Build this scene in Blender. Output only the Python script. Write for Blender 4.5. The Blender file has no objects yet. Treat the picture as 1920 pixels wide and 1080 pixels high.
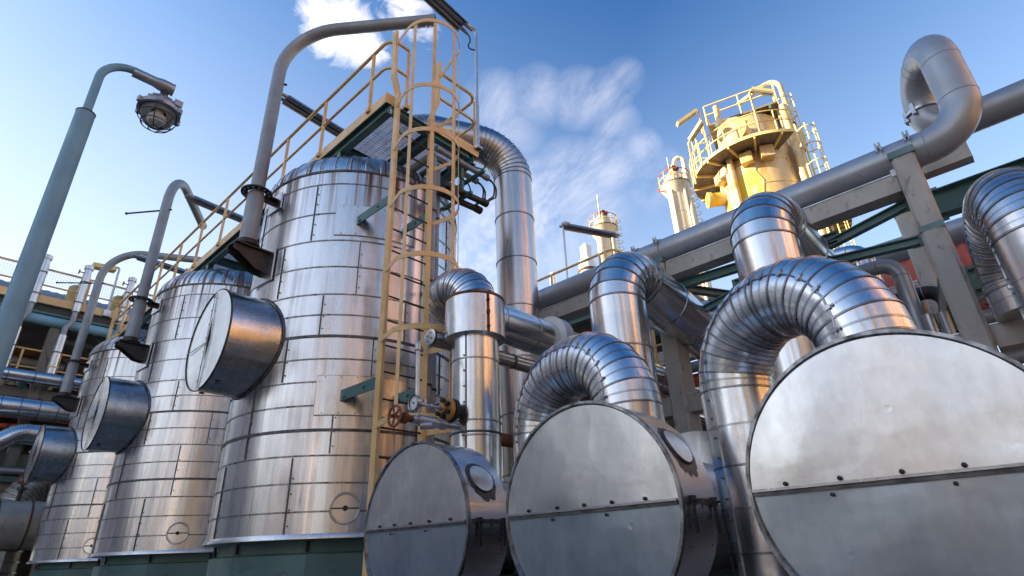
import bpy, math, random
from mathutils import Vector, Matrix
random.seed(7)
sc = bpy.context.scene
COL = sc.collection
PI = math.pi
V = Vector
R = math.radians

# ------------------------------------------------------------------ camera
ROT = Matrix(((0.6854443, -0.28938257, -0.66814956),
              (-0.72722075, -0.31780119, -0.6084015),
              (-0.03627794, 0.90291757, -0.42828003)))
CAM = V((0, 0, 1.6)); FPX = 1062.497
cd = bpy.data.cameras.new('camera'); cam = bpy.data.objects.new('camera', cd); COL.objects.link(cam)
cam.matrix_world = Matrix.Translation(CAM) @ ROT.to_4x4()
cd.sensor_width = 36; cd.lens = FPX / 1920 * 36; cd.clip_start = .05; cd.clip_end = 5000
sc.camera = cam
def ray(px, py): return (ROT @ V((px - 960, 540 - py, -FPX))).normalized()
def atx(px, py, x): r = ray(px, py); return CAM + r * (x / r.x)
def aty(px, py, y): r = ray(px, py); return CAM + r * (y / r.y)
def atz(px, py, z): r = ray(px, py); return CAM + r * ((z - 1.6) / r.z)
def atd(px, py, d): r = ray(px, py); return CAM + r * (d / r.dot(ROT @ V((0, 0, -1))))

# ------------------------------------------------------------------ materials
MATS = {}
def newmat(name):
    m = bpy.data.materials.new(name); m.use_nodes = True; nt = m.node_tree
    b = nt.nodes['Principled BSDF']; MATS[name] = m
    return m, nt, b
def N(nt, typ, **kw):
    n = nt.nodes.new(typ)
    for k, v in kw.items():
        if k in n.inputs.keys() if isinstance(k, str) else False: n.inputs[k].default_value = v
        else: setattr(n, k, v)
    return n
def L(nt, a, b): nt.links.new(a, b)
def noise(nt, vec, scale=(1, 1, 1), sc_=1.0, detail=4, rough=.55, dist=0.0):
    mp = nt.nodes.new('ShaderNodeMapping'); mp.inputs['Scale'].default_value = scale
    L(nt, vec, mp.inputs['Vector'])
    n = nt.nodes.new('ShaderNodeTexNoise'); n.inputs['Scale'].default_value = sc_
    n.inputs['Detail'].default_value = detail; n.inputs['Roughness'].default_value = rough
    n.inputs['Distortion'].default_value = dist
    L(nt, mp.outputs[0], n.inputs['Vector'])
    return n.outputs['Fac']
def rng(nt, v, a, b, c, d):
    m = nt.nodes.new('ShaderNodeMapRange'); m.clamp = True
    m.inputs[1].default_value = a; m.inputs[2].default_value = b; m.inputs[3].default_value = c; m.inputs[4].default_value = d
    L(nt, v, m.inputs[0]); return m.outputs[0]
def mixc(nt, fac, a, b):
    m = nt.nodes.new('ShaderNodeMix'); m.data_type = 'RGBA'
    for s, x in ((0, fac), (6, a), (7, b)):
        if hasattr(x, 'is_linked') or hasattr(x, 'links'): L(nt, x, m.inputs[s])
        else: m.inputs[s].default_value = x if s == 0 else (*x, 1) if len(x) == 3 else x
    return m.outputs[2]
def mth(nt, op, a, b=None):
    m = nt.nodes.new('ShaderNodeMath'); m.operation = op
    for i, x in enumerate((a, b)):
        if x is None: continue
        if hasattr(x, 'links'): L(nt, x, m.inputs[i])
        else: m.inputs[i].default_value = x
    return m.outputs[0]
def bump(nt, h, strength, dist=.01, nrm=None):
    b = nt.nodes.new('ShaderNodeBump'); b.inputs['Strength'].default_value = strength; b.inputs['Distance'].default_value = dist
    L(nt, h, b.inputs['Height'])
    if nrm is not None: L(nt, nrm, b.inputs['Normal'])
    return b.outputs[0]

def metal(name, c1, c2, r0, r1, streak=(9, .35), warp=(1.1, 1.6), warp_d=.012, dirt=(.10, .075, .055), dirt_amt=.35, sheets=(2.4, 1.0), topz=None, spangle=False, scratch=0):
    """insulation cladding: rolled sheets with lengthwise tone streaks, rain dirt, shallow dents"""
    m, nt, b = newmat(name)
    tc = nt.nodes.new('ShaderNodeTexCoord'); uv = tc.outputs['UV']; ob = tc.outputs['Object']; zob = ob
    oi = nt.nodes.new('ShaderNodeObjectInfo')      # every piece of sheet gets its own patch of the pattern
    def shifted(v):
        a = nt.nodes.new('ShaderNodeVectorMath'); a.operation = 'ADD'; L(nt, v, a.inputs[0])
        k = nt.nodes.new('ShaderNodeVectorMath'); k.operation = 'SCALE'; k.inputs[0].default_value = (37.0, 23.0, 11.0); L(nt, oi.outputs['Random'], k.inputs['Scale']); L(nt, k.outputs[0], a.inputs[1]); return a.outputs[0]
    uv = shifted(uv); ob = shifted(ob)
    if spangle: uv = ob
    s1 = noise(nt, uv, (streak[0], streak[1], streak[0]) if not spangle else (3, 3, 1.4), 1, 5, .65)
    s2 = noise(nt, uv, (streak[0] * 4, streak[1] * .6, streak[0] * 4) if not spangle else (9, 9, 2.5), 1, 4, .6)
    col = mixc(nt, rng(nt, s1, .32, .68, 0, 1), c1, c2)
    # each sheet of cladding has its own slightly different tone
    if sheets:
        br = nt.nodes.new('ShaderNodeTexBrick'); br.inputs['Scale'].default_value = 1
        br.inputs['Brick Width'].default_value = sheets[0]; br.inputs['Row Height'].default_value = sheets[1]
        br.inputs['Mortar Size'].default_value = 0; br.inputs['Color1'].default_value = (.86, .87, .9, 1); br.inputs['Color2'].default_value = (1, .98, .96, 1)
        L(nt, uv, br.inputs['Vector'])
        mm = nt.nodes.new('ShaderNodeMix'); mm.data_type = 'RGBA'; mm.blend_type = 'MULTIPLY'; mm.inputs[0].default_value = 1
        L(nt, col, mm.inputs[6]); L(nt, br.outputs['Color'], mm.inputs[7]); col = mm.outputs[2]
    d1 = noise(nt, uv, (streak[0] * 1.7, streak[1] * .8, streak[0]) if not spangle else (5, 5, 1.2), 1.0, 6, .7, .4)
    d2 = noise(nt, ob, (1, 1, 1), 1.3, 5, .6)
    dm = mth(nt, 'MULTIPLY', rng(nt, d1, .49, .72, 0, 1), rng(nt, d2, .42, .66, 0, 1))
    if topz:
        sep = nt.nodes.new('ShaderNodeSeparateXYZ'); L(nt, zob, sep.inputs[0])
        zz = rng(nt, sep.outputs['Z'], topz - 1.3, topz, 0, 1)
        dm2 = mth(nt, 'MULTIPLY', rng(nt, s2, .48, .64, 0, 1.2), mth(nt, 'POWER', zz, 1.3))
        dm = mth(nt, 'MAXIMUM', dm, dm2)
    fac = mth(nt, 'MULTIPLY', dm, dirt_amt)
    col = mixc(nt, fac, col, dirt)
    ro = rng(nt, s2, .3, .7, r0, r1)
    ro = mth(nt, 'ADD', ro, mth(nt, 'MULTIPLY', dm, .25 * dirt_amt))
    h1 = noise(nt, uv if not spangle else ob, (warp[0], warp[1], warp[0]), 1, 2, .5, .3)
    n1 = bump(nt, h1, .6, warp_d)
    h2 = noise(nt, uv if not spangle else ob, (warp[0] * 6, warp[1] * 5, warp[0] * 6), 1, 3, .5)
    n2 = bump(nt, h2, .25, warp_d * .35, n1)
    if spangle:
        ro = rng(nt, noise(nt, ob, (1, 1, .5), 3.0, 1.5, .5), .3, .7, r0 + .02, r1 - .02)
        fb = noise(nt, ob, (1, 1.0, .55), 14, 5, .65); col = mixc(nt, rng(nt, fb, .42, .70, 0, .35), col, tuple(x * .66 for x in c2))
        # sharp little dents
        vd = nt.nodes.new('ShaderNodeTexVoronoi'); vd.inputs['Scale'].default_value = 3.1; L(nt, ob, vd.inputs['Vector'])
        hd = rng(nt, vd.outputs['Distance'], 0, .085, 0, 1); hd = mth(nt, 'POWER', hd, .6)
        n2 = bump(nt, hd, .6, .006, n2)
        ve = nt.nodes.new('ShaderNodeTexVoronoi'); ve.inputs['Scale'].default_value = 1.9; L(nt, ob, ve.inputs['Vector'])
        n2 = bump(nt, rng(nt, ve.outputs['Distance'], 0, .5, 0, 1), .5, .006, n2)
    if scratch:
        for ang, se in ((.5, 0), (-.8, 3.3), (1.3, 7.1)):
            mr = nt.nodes.new('ShaderNodeMapping'); mr.inputs['Rotation'].default_value = (ang, 0, 0); L(nt, ob, mr.inputs[0])
            mp = nt.nodes.new('ShaderNodeMapping'); mp.inputs['Scale'].default_value = (1, 3.0, 260); mp.inputs['Location'].default_value = (se, se, se)
            L(nt, mr.outputs[0], mp.inputs[0])
            wn = nt.nodes.new('ShaderNodeTexNoise'); wn.inputs['Scale'].default_value = 1.0; wn.inputs['Detail'].default_value = 2; L(nt, mp.outputs[0], wn.inputs[0])
            sm = rng(nt, wn.outputs['Fac'], .73, .80, 0, scratch)
            col = mixc(nt, sm, col, (.9, .92, .95))
            pass
    b.inputs['Metallic'].default_value = 1
    L(nt, col, b.inputs['Base Color']); L(nt, ro, b.inputs['Roughness']); L(nt, n2, b.inputs['Normal'])
    return m

def paint(name, c1, c2=None, rough=.45, scale=3.0, wear=None, wear_amt=.0, metallic=0.0, bmp=.15, wear_lo=.58, stretch=(1, 1, 1)):
    m, nt, b = newmat(name)
    tc = nt.nodes.new('ShaderNodeTexCoord'); ob = tc.outputs['Object']
    c2 = c2 or tuple(x * .8 for x in c1)
    s = noise(nt, ob, stretch, scale, 6, .6)
    col = mixc(nt, rng(nt, s, .35, .65, 0, 1), c1, c2)
    if wear:
        w = noise(nt, ob, stretch, scale * 3.1, 8, .7, .5)
        wm = rng(nt, w, wear_lo, wear_lo + .08, 0, wear_amt)
        col = mixc(nt, wm, col, wear)
        w2 = noise(nt, ob, stretch, scale * .6, 4, .6)
        col = mixc(nt, rng(nt, w2, .5, .75, 0, wear_amt * .6), col, wear)
    ro = rng(nt, s, .3, .7, rough - .08, rough + .1)
    h = noise(nt, ob, (1, 1, 1), scale * 9, 5, .6)
    L(nt, col, b.inputs['Base Color']); L(nt, ro, b.inputs['Roughness']); L(nt, bump(nt, h, bmp, .006), b.inputs['Normal'])
    b.inputs['Metallic'].default_value = metallic
    return m

M = {}
M['vessel'] = metal('vessel_cladding', (.80, .775, .76), (.64, .63, .625), .22, .35, (3.2, .16), (1.7, .12), .040, (.15, .09, .065), .95, (2.36, .84), topz=6.50 - 1.845)
M['patch'] = metal('patch_sheet', (.76, .745, .73), (.60, .585, .575), .20, .33, (3.2, .3), (1.2, .6), .02, (.16, .10, .07), .6, None)
M['duct'] = metal('bright_duct_cladding', (.80, .795, .79), (.66, .66, .66), .17, .28, (8, .3), (1.6, 1.0), .012, (.22, .18, .15), .35, (9, 1.3))
M['gore'] = metal('elbow_cladding', (.80, .80, .80), (.68, .68, .685), .22, .34, (4, 1.5), (3, 3), .012, (.24, .22, .20), .3, None)
M['tallduct'] = metal('weathered_duct_cladding', (.66, .62, .60), (.48, .46, .45), .22, .36, (6, .2), (1.0, .8), .014, (.18, .12, .09), .45, (9, .92))
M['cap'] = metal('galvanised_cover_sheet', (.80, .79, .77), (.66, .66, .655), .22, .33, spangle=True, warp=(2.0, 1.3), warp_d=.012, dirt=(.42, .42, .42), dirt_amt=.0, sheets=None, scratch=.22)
M['caplow'] = metal('dimmed_lower_sheet', (.52, .59, .65), (.42, .49, .55), .26, .38, spangle=True, warp=(2.0, 1.3), warp_d=.010, dirt=(.42, .42, .42), dirt_amt=.0, sheets=None, scratch=.3)  # lower half painted darker and bluer, as if reflecting shaded ground
M['coverside'] = metal('cover_side_cladding', (.70, .70, .71), (.56, .56, .58), .24, .38, (3, 1.2), (1.2, 2.0), .014, (.10, .08, .07), .45, None)
M['nozzle'] = metal('manway_cladding', (.66, .66, .67), (.52, .52, .53), .20, .32, (2, 8), (.8, 1.4), .010, (.2, .16, .13), .3, None)
M['seam'] = paint('dark_seam_sealant', (.16, .155, .15), (.07, .065, .06), .5, 9, metallic=.6)
M['bead'] = paint('rolled_bead', (.40, .40, .41), (.20, .195, .19), .32, 7, metallic=.95)
M['soot'] = paint('weld_soot', (.075, .07, .066), (.16, .155, .15), .45, 22, metallic=.8)
M['strap'] = paint('steel_strap', (.55, .55, .56), (.38, .38, .39), .3, 8, metallic=1)
M['yellow'] = paint('yellow_safety_paint', (.90, .58, .25), (.80, .50, .20), .42, 4, (.18, .085, .04), .65, wear_lo=.63)
M['teal'] = paint('dark_teal_paint', (.085, .18, .165), (.06, .14, .13), .45, 4, (.10, .06, .04), .3, wear_lo=.66)
M['tealcap'] = paint('light_teal_paint', (.13, .24, .23), (.09, .18, .18), .5, 5, (.2, .2, .19), .6)
M['plinth'] = paint('green_plinth_paint', (.11, .20, .18), (.07, .15, .138), .5, 1.3, (.05, .08, .075), .6, wear_lo=.56)
M['greypaint'] = paint('grey_pipe_paint', (.42, .445, .47), (.35, .37, .395), .34, 2, (.22, .20, .19), .25, wear_lo=.68, metallic=.35)
M['castgrey'] = paint('cast_lamp_grey', (.48, .49, .51), (.34, .35, .36), .4, 12, metallic=.5)
M['davit'] = paint('weathered_grey_paint', (.33, .345, .36), (.26, .275, .29), .45, 3, (.10, .08, .065), .5, wear_lo=.63, metallic=.2)
M['bluegrey'] = paint('blue_grey_pole_paint', (.23, .45, .57), (.19, .38, .49), .5, 3, (.07, .09, .10), .5, wear_lo=.66)
M['dark'] = paint('dark_steel', (.055, .05, .048), (.03, .028, .027), .5, 5, (.12, .06, .03), .4, metallic=.4)
M['black'] = paint('black_rubber', (.012, .012, .013), (.02, .02, .02), .5, 6)
M['galv'] = paint('galvanised_steel', (.55, .56, .57), (.42, .43, .44), .38, 6, (.25, .2, .16), .3, metallic=.9)
M['concrete'] = paint('weathered_concrete', (.52, .485, .43), (.40, .37, .325), .85, 2.2, (.15, .14, .12), .6, bmp=.4, wear_lo=.57, stretch=(1, 1, .6))
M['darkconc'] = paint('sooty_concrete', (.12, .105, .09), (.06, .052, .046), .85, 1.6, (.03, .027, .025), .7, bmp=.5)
M['rust'] = paint('rusty_steel', (.22, .085, .035), (.10, .045, .025), .7, 9, (.03, .02, .018), .6, metallic=.3)
M['wheelred'] = paint('rusty_red_paint', (.30, .10, .05), (.16, .06, .035), .6, 18)
M['ochre'] = paint('ochre_flange_paint', (.50, .27, .07), (.33, .16, .04), .45, 14, (.06, .04, .02), .7)
M['red'] = paint('red_paint', (.55, .085, .045), (.42, .06, .035), .45, 2, (.15, .05, .03), .4)
M['white'] = paint('white_paint', (.78, .78, .77), (.68, .68, .67), .4, 4)
M['ground'] = paint('yard_concrete', (.20, .20, .20), (.14, .14, .142), .9, .6, (.08, .078, .075), .6, bmp=.4)
M['towerpale'] = paint('pale_tower_cladding', (.74, .66, .52), (.62, .50, .34), .42, .8, (.45, .30, .14), .5, wear_lo=.56, stretch=(1, 1, .3), metallic=.15)
M['stainedconc'] = paint('stained_brown_concrete', (.27, .24, .20), (.19, .17, .145), .85, 1.4, (.07, .06, .05), .8, bmp=.4, stretch=(1, 1, .3))
M['tower'] = paint('cream_tower_cladding', (.70, .56, .34), (.58, .39, .14), .42, .9, (.46, .24, .05), .75, wear_lo=.52, stretch=(1, 1, .3), metallic=.15)
M['towerstain'] = paint('yellow_stained_insulation', (.70, .50, .03), (.60, .38, .04), .55, .9, (.60, .48, .32), .95, wear_lo=.50, stretch=(1, 1, .35))
M['towerrail'] = paint('pale_yellow_paint', (.78, .62, .25), (.68, .5, .18), .45, 2)
M['backdrop'] = paint('dark_backdrop_cladding', (.13, .125, .12), (.10, .096, .094), .7, .3, (.14, .10, .08), .6, stretch=(1, 1, .3))  # kept dark so the added hall sets off the warm streaks
M['terracotta'] = paint('warm_streak_paint', (.76, .40, .13), (.68, .34, .11), .6, .5)  # orange so the added columns reflect as warm streaks
M['blockerwall'] = paint('pale_blocker_cladding', (.78, .78, .78), (.70, .70, .705), .7, .25, (.07, .06, .05), .6, stretch=(1, 1, .3))  # pale so the added sun blocker does not darken the reflections
M['tube'] = paint('opal_lamp_tube', (.75, .75, .72), (.7, .7, .68), .3, 3)
M['dial'] = paint('white_dial', (.80, .83, .83), (.74, .77, .77), .35, 3)
M['corrug'] = paint('grey_roof_sheet', (.30, .30, .31), (.22, .22, .225), .6, 2, metallic=.3)
M['beige'] = paint('faded_cream_cladding', (.42, .40, .35), (.32, .30, .27), .5, 1.5, (.16, .13, .10), .6, metallic=.3)
m, nt, b = newmat('clear_glass'); b.inputs['Transmission Weight'].default_value = 1; b.inputs['Roughness'].default_value = .03
b.inputs['Base Color'].default_value = (.93, .95, .93, 1); b.inputs['IOR'].default_value = 1.25; M['glass'] = m

# ------------------------------------------------------------------ mesh builder
class MB:
    def __init__(s): s.v = []; s.f = []; s.mi = []; s.uv = []; s.k = 0
    def poly(s, idx, uv=None):
        s.f.append(tuple(idx)); s.mi.append(s.k); s.uv.append(uv or [(0, 0)] * len(idx))
    def box(s, c, size, ax=None):
        c = V(c); ex, ey, ez = ax or (V((1, 0, 0)), V((0, 1, 0)), V((0, 0, 1)))
        hx, hy, hz = size[0] / 2, size[1] / 2, size[2] / 2; n = len(s.v)
        for dx in (-1, 1):
            for dy in (-1, 1):
                for dz in (-1, 1): s.v.append(c + ex * hx * dx + ey * hy * dy + ez * hz * dz)
        for q in ((0, 1, 3, 2), (4, 6, 7, 5), (0, 4, 5, 1), (2, 3, 7, 6), (0, 2, 6, 4), (1, 5, 7, 3)):
            s.poly([n + i for i in q], [(0, 0), (1, 0), (1, 1), (0, 1)])
        return s
    def bar(s, a, b, w, h, up=(0, 0, 1)):
        """rectangular bar from a to b; w across, h along up"""
        a, b = V(a), V(b); t = (b - a); l = t.length; t.normalize(); up = V(up)
        if abs(t.dot(up)) > .98: up = V((0, 1, 0)) if abs(t.y) < .9 else V((1, 0, 0))
        sd = t.cross(up).normalized(); u2 = sd.cross(t).normalized()
        return s.box((a + b) / 2, (l, w, h), (t, sd, u2))
    def ibeam(s, a, b, w, h, t=.012, up=(0, 0, 1)):
        a, b = V(a), V(b); tt = (b - a).normalized(); up = V(up)
        if abs(tt.dot(up)) > .98: up = V((1, 0, 0))
        sd = tt.cross(up).normalized(); u2 = sd.cross(tt).normalized()
        s.bar(a, b, t, h - 2 * t, up)
        s.bar(a + u2 * (h / 2 - t / 2), b + u2 * (h / 2 - t / 2), w, t, up)
        s.bar(a - u2 * (h / 2 - t / 2), b - u2 * (h / 2 - t / 2), w, t, up)
        return s
    def rings(s, rs, seg, cap0=True, cap1=True, closed_u=True, mats=None):
        """rs: list of (centre, N, B, rn, v)"""
        n0 = len(s.v); W = seg + (0 if closed_u else 1)
        for (c, nx, bx, r, vv) in rs:
            for i in range(W):
                a = 2 * PI * i / seg
                s.v.append(c + nx * (r * math.cos(a)) + bx * (r * math.sin(a)))
        rm = max(r[3] for r in rs)
        for j in range(len(rs) - 1):
            if mats: s.k = mats[j]
            for i in range(seg):
                i2 = (i + 1) % W
                u0, u1 = 2 * PI * i / seg * rm, 2 * PI * (i + 1) / seg * rm
                v0, v1 = rs[j][4], rs[j + 1][4]
                s.poly((n0 + j * W + i, n0 + j * W + i2, n0 + (j + 1) * W + i2, n0 + (j + 1) * W + i), [(u0, v0), (u1, v0), (u1, v1), (u0, v1)])
        if mats: s.k = 0
        for flag, j in ((cap0, 0), (cap1, len(rs) - 1)):
            if flag and rs[j][3] > 1e-5:
                ids = [n0 + j * W + i for i in range(seg)]
                uv = [(rs[j][3] * math.cos(2 * PI * i / seg), rs[j][3] * math.sin(2 * PI * i / seg)) for i in range(seg)]
                if j == 0: ids.reverse(); uv.reverse()
                s.poly(ids, uv)
        return s
    def tube(s, pts, r, seg=12, cap=True, bead=None, ref=None):
        """sweep a circle along pts. r: number or list. bead: dict(index set, h, w) raises a dark bead at those joints"""
        pts = [V(p) for p in pts]; n = len(pts)
        rr = r if isinstance(r, (list, tuple)) else [r] * n
        seg_t = [(pts[i + 1] - pts[i]).normalized() for i in range(n - 1)]
        tans = [seg_t[0]] + [((seg_t[i - 1] + seg_t[i]).normalized() if (seg_t[i - 1] + seg_t[i]).length > 1e-6 else seg_t[i]) for i in range(1, n - 1)] + [seg_t[-1]]
        t0 = tans[0]; ref = V(ref) if ref else (V((0, 0, 1)) if abs(t0.z) < .9 else V((0, 1, 0)))
        nx = (ref - t0 * ref.dot(t0)).normalized(); v = 0; rs = []; mats = []
        for i in range(n):
            if i > 0:
                v += (pts[i] - pts[i - 1]).length
                q = tans[i - 1].rotation_difference(tans[i]); nx = (q @ nx); nx = (nx - tans[i] * nx.dot(tans[i])).normalized()
            bx = tans[i].cross(nx)
            if bead and i in bead['at']:
                w, h = bead['w'], bead['h']; t = tans[i]
                e = [(-w, 0), (-w * .75, h), (w * .75, h), (w, 0)]
                for kk, (o, hh) in enumerate(e):
                    rs.append((pts[i] + t * o, nx.copy(), bx.copy(), rr[i] + hh, v + o))
                    mats.append(1 if kk < 3 else 0)
            else:
                rs.append((pts[i], nx.copy(), bx.copy(), rr[i], v)); mats.append(0)
        s.frames = [(pts[i], tans[i]) for i in range(n)]
        s.rings(rs, seg, cap, cap, mats=mats)
        return s
    def lathe(s, prof, o=(0, 0, 0), axis=(0, 0, 1), seg=24, cap0=True, cap1=True, ref=None, mats=None):
        """prof: list of (radius, height along axis)"""
        o = V(o); t = V(axis).normalized(); ref = V(ref) if ref else (V((1, 0, 0)) if abs(t.x) < .9 else V((0, 1, 0)))
        nx = (ref - t * ref.dot(t)).normalized(); bx = t.cross(nx); rs = []; v = 0
        for i, (r, h) in enumerate(prof):
            if i: v += math.hypot(r - prof[i - 1][0], h - prof[i - 1][1])
            rs.append((o + t * h, nx, bx, max(r, 1e-6), v))
        s.rings(rs, seg, cap0, cap1, mats=mats)
        return s
    def torus(s, c, axis, Rm, r, seg=28, rs=6, a0=0, a1=2 * PI, ref=None, flat=None):
        c = V(c); t = V(axis).normalized(); ref = V(ref) if ref else (V((1, 0, 0)) if abs(t.x) < .9 else V((0, 1, 0)))
        nx = (ref - t * ref.dot(t)).normalized(); bx = t.cross(nx); n0 = len(s.v); full = abs(a1 - a0 - 2 * PI) < 1e-6
        cnt = seg if full else seg + 1
        for i in range(cnt):
            a = a0 + (a1 - a0) * i / seg; d = nx * math.cos(a) + bx * math.sin(a)
            for j in range(rs):
                q = 2 * PI * (j + .5) / rs
                s.v.append(c + d * (Rm + r * math.cos(q)) + t * ((flat or r) * math.sin(q)))
        for i in range(seg):
            i2 = (i + 1) % cnt
            for j in range(rs):
                j2 = (j + 1) % rs
                s.poly((n0 + i * rs + j, n0 + i2 * rs + j, n0 + i2 * rs + j2, n0 + i * rs + j2))
        if not full:
            s.poly([n0 + j for j in range(rs)][::-1]); s.poly([n0 + seg * rs + j for j in range(rs)])
        return s
    def dome(s, c, d, r, h=None, seg=7):
        h = h or r * .7
        return s.lathe([(r, -h * .3), (r, h * .25), (r * .75, h * .75), (0, h)], c, d, seg, False, False)
    def build(s, name, mat, parent=None, loc=None, ang=38):
        off = WOFF.get(parent.name, V((0, 0, 0))) if parent else V(loc or (0, 0, 0))
        me = bpy.data.meshes.new(name)
        me.from_pydata([tuple(p - off) for p in s.v], [], s.f)
        for mm in (mat if isinstance(mat, (list, tuple)) else [mat]): me.materials.append(mm)
        me.polygons.foreach_set('material_index', s.mi)
        ul = me.uv_layers.new(name='UVMap'); flat = [x for f in s.uv for p in f for x in p]
        ul.data.foreach_set('uv', flat)
        me.shade_smooth(); me.set_sharp_from_angle(angle=R(ang)); me.update()
        o = bpy.data.objects.new(name, me); COL.objects.link(o)
        if parent: o.parent = parent
        else: o.location = off
        WOFF[o.name] = off
        return o
WOFF = {}
def tag(o, label=None, cat=None, group=None, kind=None):
    if label: o['label'] = label
    if cat: o['category'] = cat
    if group: o['group'] = group
    if kind: o['kind'] = kind
    return o
def thing(name, label, cat, loc=(0, 0, 0), group=None):
    o = bpy.data.objects.new(name, None); COL.objects.link(o); o.location = loc; o.empty_display_size = .2
    WOFF[o.name] = V(loc); return tag(o, label, cat, group, 'thing')
KIDS = lambda o: [c for c in bpy.data.objects if c.parent == o]
def copy_tree(o, delta=(0, 0, 0), parent=None):
    c = o.copy(); COL.objects.link(c)
    if parent: c.parent = parent
    else: c.location = o.location + V(delta)
    WOFF[c.name] = WOFF[o.name] + V(delta)
    for ch in KIDS(o): copy_tree(ch, delta, c)
    return c
def fillet(pts, rad, n=6):
    """polyline with rounded corners -> list of points, plus index lists of each bend"""
    pts = [V(p) for p in pts]; out = [pts[0]]; bends = []
    rads = rad if isinstance(rad, (list, tuple)) else [rad] * len(pts)
    for i in range(1, len(pts) - 1):
        a, b, c = pts[i - 1], pts[i], pts[i + 1]; d1 = (a - b).normalized(); d2 = (c - b).normalized()
        th = d1.angle(d2)
        if th > 3.13: continue
        tl = rads[i] / math.tan(th / 2)
        p1 = b + d1 * tl; p2 = b + d2 * tl; bis = (d1 + d2).normalized(); ctr = b + bis * (rads[i] / math.sin(th / 2))
        u = (p1 - ctr); w = (p2 - ctr); tot = u.angle(w); ax = u.cross(w).normalized(); s0 = len(out)
        for k in range(n + 1):
            out.append(ctr + Matrix.Rotation(tot * k / n, 3, ax) @ u)
        bends.append(list(range(s0, len(out))))
    out.append(pts[-1])
    # drop duplicate points
    res = [out[0]]; mp = {0: 0}
    for i in range(1, len(out)):
        if (out[i] - res[-1]).length > 1e-4: res.append(out[i])
        mp[i] = len(res) - 1
    return res, [sorted(set(mp[i] for i in bb)) for bb in bends]
def split_straights(pts, bends, every):
    """adds joint points along the straight runs; returns points, joints(all indices), bend index sets"""
    inb = set()
    for bb in bends:
        for i in range(len(bb) - 1): inb.add((bb[i], bb[i + 1]))
    out = [pts[0]]; joints = []; flags = [None]
    for i in range(len(pts) - 1):
        a, b = pts[i], pts[i + 1]
        if (i, i + 1) not in inb:
            n = max(1, round((b - a).length / every))
            for k in range(1, n): out.append(a + (b - a) * k / n); joints.append(len(out) - 1); flags.append('s')
        out.append(b); flags.append('b'); joints.append(len(out) - 1)
    return out, joints[:-1], flags
# ================================================================== ground
g = MB(); g.v = [V((-400, -400, 0)), V((400, -400, 0)), V((400, 400, 0)), V((-400, 400, 0))]; g.poly((0, 1, 2, 3), [(0, 0), (1, 0), (1, 1), (0, 1)])
tag(g.build('ground', M['ground']), kind='structure')

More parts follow.
